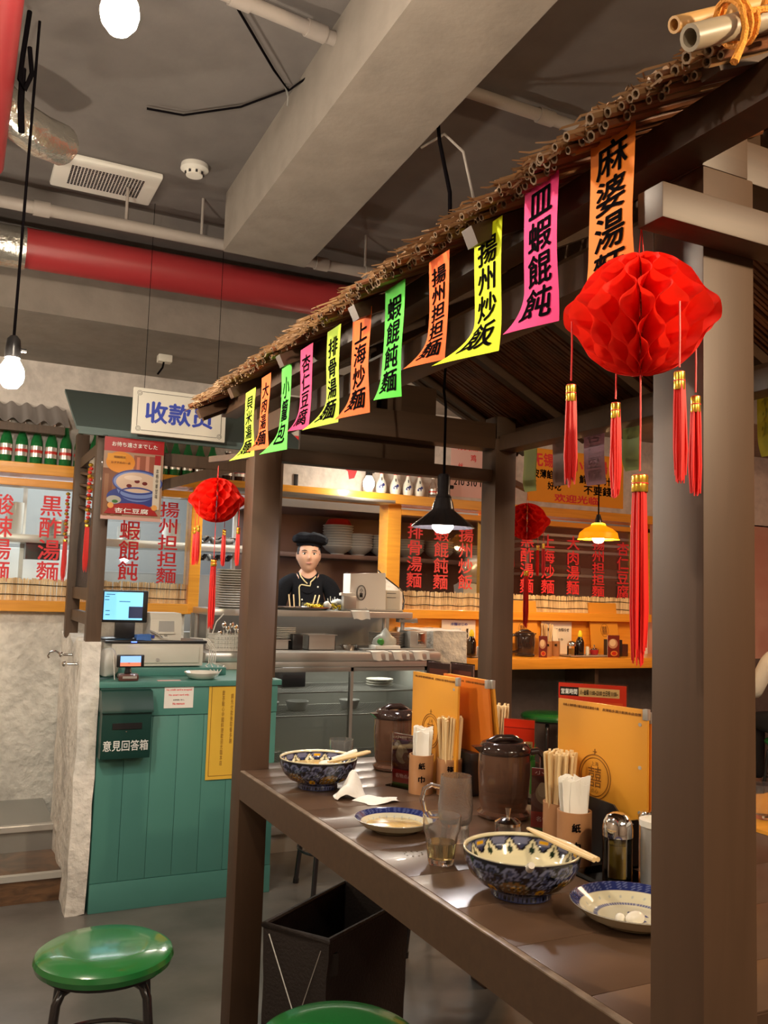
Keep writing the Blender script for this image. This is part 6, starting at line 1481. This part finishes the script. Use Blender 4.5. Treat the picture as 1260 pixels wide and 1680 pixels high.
def head_bm(c, H=.225):
    """head with brow, sockets, nose, lips, chin, ears; faces -Y"""
    bm = bmesh.new(); bmesh.ops.create_icosphere(bm, subdivisions=5, radius=1)
    hw, hd, hh = .078, .092, H / 2
    for v in bm.verts:
        x, y, z = v.co; 
        w = 1.0 - .30 * max(0, -z) ** 1.6 - .04 * max(0, z); X = x * hw * w; Y = y * hd * (1 - .10 * max(0, -z)); Z = z * hh
        if y > 0: Y += .008 * (1 - abs(z)); 
        if y > 0 and z < -.3: Y *= .72
        if y < 0:
            f = -y
            def g(px, pz, sx, sz): return math.exp(-((X - px) / sx) ** 2 - ((Z - pz) / sz) ** 2)
            Y -= .020 * g(0, -.024, .011, .013) * f + .013 * g(0, -.006, .008, .022) * f      # nose
            Y += .009 * (g(.031, .008, .017, .011) + g(-.031, .008, .017, .011)) * f            # eye sockets
            Y -= .005 * (g(.031, .024, .022, .007) + g(-.031, .024, .022, .007)) * f            # brow
            Y -= .006 * g(0, -.053, .019, .007) * f + .008 * g(0, -.095, .022, .016) * f         # lips, chin
            Y -= .005 * (g(.045, -.022, .018, .018) + g(-.045, -.022, .018, .018)) * f          # cheeks
            Y = max(Y, -hd * 1.5)
        v.co = Vector((X, Y, Z))
    for s_ in (-1, 1):
        q = bmesh.ops.create_uvsphere(bm, u_segments=12, v_segments=8, radius=1)
        for v in q['verts']: v.co = Vector((v.co.x * .008 + s_ * .074, v.co.y * .018 + .008, v.co.z * .030 - .004))
    bmesh.ops.translate(bm, verts=bm.verts[:], vec=c)
    me = bpy.data.meshes.new('head'); bm.to_mesh(me); bm.free(); return me
def hand_chains(wrist, direc, palmn, side, curl=.5):
    """palm + five separate fingers as skin joints"""
    w = Vector(wrist); d = Vector(direc).normalized(); n = Vector(palmn).normalized(); s_ = d.cross(n).normalized() * side
    J, E = {}, []
    J['palm'] = (w + d * .045, .020, .030); 
    for k, (off, L) in enumerate(((.028, .068), (.010, .078), (-.010, .074), (-.027, .058))):
        b0 = w + d * .085 + s_ * off; J['f%da' % k] = (b0, .009, .009); p = b0
        for j in range(3):
            a = curl * (j + 1) * .55; p = p + (d * math.cos(a) + n * math.sin(a)) * (L / 3); J['f%d%s' % (k, 'bcd'[j])] = (p, .0085 - j * .0008, .0085 - j * .0008)
        E += [('palm', 'f%da' % k), ('f%da' % k, 'f%db' % k), ('f%db' % k, 'f%dc' % k), ('f%dc' % k, 'f%dd' % k)]
    b0 = w + d * .03 + s_ * .030; J['ta'] = (b0, .011, .011); J['tb'] = (b0 + (d * .6 + s_ * .8) * .028, .010, .010); J['tc'] = (J['tb'][0] + (d * .85 + s_ * .3 + n * .3) * .028, .0085, .0085)
    E += [('palm', 'ta'), ('ta', 'tb'), ('tb', 'tc')]
    return J, E
def person(name, label, loc, rz, pose, cloth, hairstyle, hat=False, legm=None):
    t = thing('person', label, 'person', loc, rz)
    J = dict(pose['J']); E = list(pose['E'])
    for sd, nm in ((-1, 'R'), (1, 'L')):
        hj, he = hand_chains(J['wr' + nm][0], pose['hd' + nm], pose['hn'], sd, .5)
        for k, v in hj.items(): J[nm + k] = v
        E += [(nm + a, nm + b_) for a, b_ in he] + [('wr' + nm, nm + 'palm')]
    bm = bmesh.new(); m1 = skin_mesh(J, E); bm.from_mesh(m1); hd = head_bm(Vector(pose['head']), .238); bm.from_mesh(hd)
    me = bpy.data.meshes.new('body'); bm.to_mesh(me); bm.free(); o = bpy.data.objects.new('body', me); COL.objects.link(o)
    r = o.modifiers.new('fuse', 'REMESH'); r.mode = 'VOXEL'; r.voxel_size = .0045; r.use_smooth_shade = True
    dg = bpy.context.evaluated_depsgraph_get(); m3 = bpy.data.meshes.new_from_object(o.evaluated_get(dg)); o.modifiers.clear(); o.data = m3; m3.materials.append(m_skin); o.parent = t
    def garment(nm, keys, grow, mat, extra=()):
        ks = [k for k in keys if k in pose['J']]; JJ = {k: (pose['J'][k][0], pose['J'][k][1] + grow, pose['J'][k][2] + grow) for k in ks}
        for k, v in extra: JJ[k] = v
        EE = [e for e in pose['E'] if e[0] in JJ and e[1] in JJ]
        m = skin_mesh(JJ, EE, 2); m.materials.append(mat); g = bpy.data.objects.new(nm, m); COL.objects.link(g); g.parent = t; return g
    up = garment('jacket' if hat else 'shirt', ['pelvis', 'belly', 'chest', 'collar', 'trR', 'trL', 'shR', 'shL', 'elR', 'elL', 'wrR', 'wrL'], .014, cloth)
    lo = garment('trousers', ['pelvis', 'hipR', 'hipL', 'knR', 'knL', 'anR', 'anL'], .014, legm or m_trouser)
    c = Vector(pose['head'])
    # eyes, brows, lips
    for s_ in (-1, 1):
        e = MB().sphere(c + Vector((s_ * .031, -.077, .008)), .0115, 14, (1.15, .55, .55)); e.build('eye', m_porc, t, world=False)
        e2 = MB().sphere(c + Vector((s_ * .031, -.0825, .0075)), .0055, 12, (1, .5, 1)); e2.build('iris', m_ink, t, world=False)
        MB().tube([c + Vector((s_ * .016, -.086, .015)), c + Vector((s_ * .031, -.0855, .0165)), c + Vector((s_ * .046, -.078, .012))], .0014, 6).build('eyelid', m_hair, t, world=False)
        MB().tube([c + Vector((s_ * .015, -.090, .026)), c + Vector((s_ * .032, -.088, .031)), c + Vector((s_ * .050, -.077, .026))], [.002, .003, .0015], 6).build('eyebrow', m_hair, t, world=False)
    MB().tube([c + Vector((-.019, -.080, -.055)), c + Vector((-.006, -.0895, -.0525)), c + Vector((0, -.0895, -.0535)), c + Vector((.006, -.0895, -.0525)), c + Vector((.019, -.080, -.055))], [.0015, .0035, .003, .0035, .0015], 8).build('lips', M('lip_skin', (.55, .2, .15), .4), t, world=False)
    # hair: shell over the skull
    b = MB(); q = bmesh.ops.create_icosphere(b.bm, subdivisions=4, radius=1)
    for v in b.bm.verts:
        x, y, z = v.co; v.co = Vector((x * .079, y * .098 + .006, z * .116 + .004))
    dele = [v for v in b.bm.verts if (v.co.y < -.02 and v.co.z < .052 + (.0 if abs(v.co.x) < .06 else -.06)) or v.co.z < -.075 or (v.co.y < .0 and v.co.z < -.02)]
    bmesh.ops.delete(b.bm, geom=dele, context='VERTS'); bmesh.ops.solidify(b.bm, geom=b.bm.faces[:], thickness=.006); b.rough(.003, 30); bmesh.ops.translate(b.bm, verts=b.bm.verts[:], vec=c)
    b.build('hair', m_hair, t, world=False)
    return t, up, c
def standing():
    J = {'pelvis': ((0, 0, .94), .125, .095), 'belly': ((0, -.0, 1.08), .12, .09), 'chest': ((0, 0, 1.24), .145, .095), 'collar': ((0, .005, 1.375), .062, .062), 'neck': ((0, .0, 1.44), .050, .050), 'nape': ((0, -.005, 1.52), .048, .05),
         'trR': ((-.085, .005, 1.385), .048, .052), 'trL': ((.085, .005, 1.385), .048, .052), 'shR': ((-.155, .0, 1.345), .048, .05), 'shL': ((.155, .0, 1.345), .048, .05), 'elR': ((-.222, -.03, 1.10), .042, .042), 'elL': ((.222, -.03, 1.10), .042, .042),
         'wrR': ((-.20, -.09, .90), .028, .024), 'wrL': ((.20, -.09, .90), .028, .024),
         'hipR': ((-.085, 0, .88), .085, .085), 'hipL': ((.085, 0, .88), .085, .085), 'knR': ((-.095, -.01, .50), .056, .056), 'knL': ((.095, -.01, .50), .056, .056), 'anR': ((-.10, .01, .09), .038, .038), 'anL': ((.10, .01, .09), .038, .038), 'toR': ((-.11, -.12, .04), .035, .03), 'toL': ((.11, -.12, .04), .035, .03)}
    for k in list(J):
        c, a, b_ = J[k]
        if c[2] > 1.0 and k != 'nape': J[k] = ((c[0], c[1], c[2] + .045), a, b_)
    E = [('pelvis', 'belly'), ('belly', 'chest'), ('chest', 'collar'), ('collar', 'neck'), ('neck', 'nape'), ('collar', 'trR'), ('collar', 'trL'), ('trR', 'shR'), ('trL', 'shL'), ('shR', 'elR'), ('shL', 'elL'), ('elR', 'wrR'), ('elL', 'wrL'),
         ('pelvis', 'hipR'), ('pelvis', 'hipL'), ('hipR', 'knR'), ('hipL', 'knL'), ('knR', 'anR'), ('knL', 'anL'), ('anR', 'toR'), ('anL', 'toL')]
    return dict(J=J, E=E, head=(0, -.022, 1.590), hdR=(.2, -.3, -.9), hdL=(-.2, -.3, -.9), hn=(0, -.3, 0))
ch, jk, hc = person('chef', 'person in a black chef jacket and puffy black cap standing behind the pass', (2.125, 5.47, 0), math.radians(-18), standing(), m_jacket, 0, True)
b = MB().lathe([(.0815, -.006), (.083, .012), (.095, .014), (.108, .020), (.116, .036), (.112, .060), (.09, .074), (.05, .079), (0, .079)], (0, 0, 0), 48)
for v in b.bm.verts:
    a = math.atan2(v.co.y, v.co.x); k = max(0, v.co.z - .01) / .05; q = 1 + .055 * k * math.sin(a * 7) + .04 * k * math.sin(a * 3 + 1)
    v.co = Vector((v.co.x * q + .008 * k, v.co.y * q * 1.16 + .0, v.co.z * (1 + .06 * k * math.sin(a * 4)))) + hc + Vector((0, .006, .068 - .014 * max(0, v.co.x / .1) ** 2))
b.build('cap', m_hat, ch, world=False)
b = MB().lathe([(.084, 1.42), (.074, 1.45), (.068, 1.482), (.063, 1.482), (.068, 1.45), (.077, 1.42)], (0, 0, 0), 40)
for v in b.bm.verts:
    f_ = max(0, -v.co.y / .07); v.co.z -= .055 * f_ ** 2
cl_ = b.build('collar', m_jacket, ch, world=False)
VV = [v.co.copy() for v in jk.data.vertices]; FF = [tuple(p.vertices) for p in jk.data.polygons]; n0 = len(VV)
VV += [v.co.copy() for v in cl_.data.vertices]; FF += [tuple(i + n0 for i in p.vertices) for p in cl_.data.polygons]
bvh = BVHTree.FromPolygons(VV, FF)
def front(x, z, e=.004):
    h = bvh.ray_cast(Vector((x, -1, z)), Vector((0, 1, 0))); return Vector((x, (h[0].y if h[0] else -.1) - e, z))
bv2 = None
b = MB(); b.tube([front(x, z) for x, z in ((-.054, 1.470), (-.045, 1.448), (-.022, 1.420), (-.004, 1.405))], .0042, 8)
b.tube([front(x, z) for x, z in ((.056, 1.475), (.048, 1.448), (.032, 1.430), (.018, 1.417), (.016, 1.398), (.014, 1.390), (-.01, 1.392), (-.04, 1.397), (-.050, 1.392), (-.056, 1.38), (-.054, 1.34), (-.050, 1.29), (-.048, 1.20), (-.048, 1.10))], .0042, 8)
b.build('piping', m_piping, ch, world=False)

for x, z in ((.066, 1.385), (-.035, 1.30), (.06, 1.27)): MB().sphere(front(x, z, .002), .006, 10, (1, .6, 1)).build('button', m_white, ch, world=False)
def seated():
    s = standing(); J = dict(s['J']); dz = -.40
    for k in list(J):
        if k[:3] not in ('kn', 'an', 'to') and not k.startswith(('kn', 'an', 'to')): c, a, b_ = J[k]; J[k] = ((c[0], c[1], c[2] + dz), a, b_)
    for s_, n in ((-1, 'R'), (1, 'L')):
        J['hip' + n] = ((s_ * .09, -.03, .545), .08, .075); J['kn' + n] = ((s_ * .11, -.42, .52), .058, .058); J['an' + n] = ((s_ * .11, -.40, .09), .04, .04); J['to' + n] = ((s_ * .11, -.53, .04), .035, .03)
        J['el' + n] = ((s_ * .24, -.08, .74), .043, .043); J['wr' + n] = ((s_ * .15, -.28, .80), .028, .024)
    h = s['head']; return dict(J=J, E=s['E'], head=(0, -.03, h[2] + dz), hdR=(.3, -.9, 0), hdL=(-.3, -.9, 0), hn=(0, 0, -1))
p2, sh2, _ = person('guest', 'person in a white shirt seated at the right edge, seen past the big post', (5.28, 4.30, 0), math.radians(150), seated(), m_shirt, 0)
dup(st, (5.27, 4.31, 0), .3, 'stool under the seated person in white')
t = thing('side_table', 'orange wooden table at the right edge behind the big post', 'table', (3.2, 1.85, 0))
MB().box(2.12, 3.7, 1.78, 2.16, .70, .73, .004).build('tabletop', m_orange, t)
for x in (2.2, 3.62):
    for y in (1.81, 2.09): MB().box(x, x + .05, y, y + .05, 0, .70).build('leg', m_booth, t)
t = thing('red_cabinet', 'dark red low cabinet with pale lines at the right edge', 'cabinet', (2.7, 1.5, 0))
MB().box(2.45, 3.1, 1.40, 1.68, 0, .60, .004).build('body', M('dark_red_lacquer', (.08, .015, .01), .3), t); MB().box(2.45, 3.1, 1.392, 1.40, .52, .525).build('line', m_label, t)
t = thing('wall_emblem', 'red paper diamond on the orange wall at the right edge', 'decoration', (6.38, 5.2, 1.5))
MB().prism([(4.9, 1.52), (5.2, 1.78), (5.5, 1.52), (5.2, 1.26)], 'x', 6.385, 6.39).build('diamond', m_redp, t)
tb = tumbler(2.24, 1.93, .10, .030, .040, 'clear tumbler on the orange table at the right edge', 0); tb.location.z = .7305
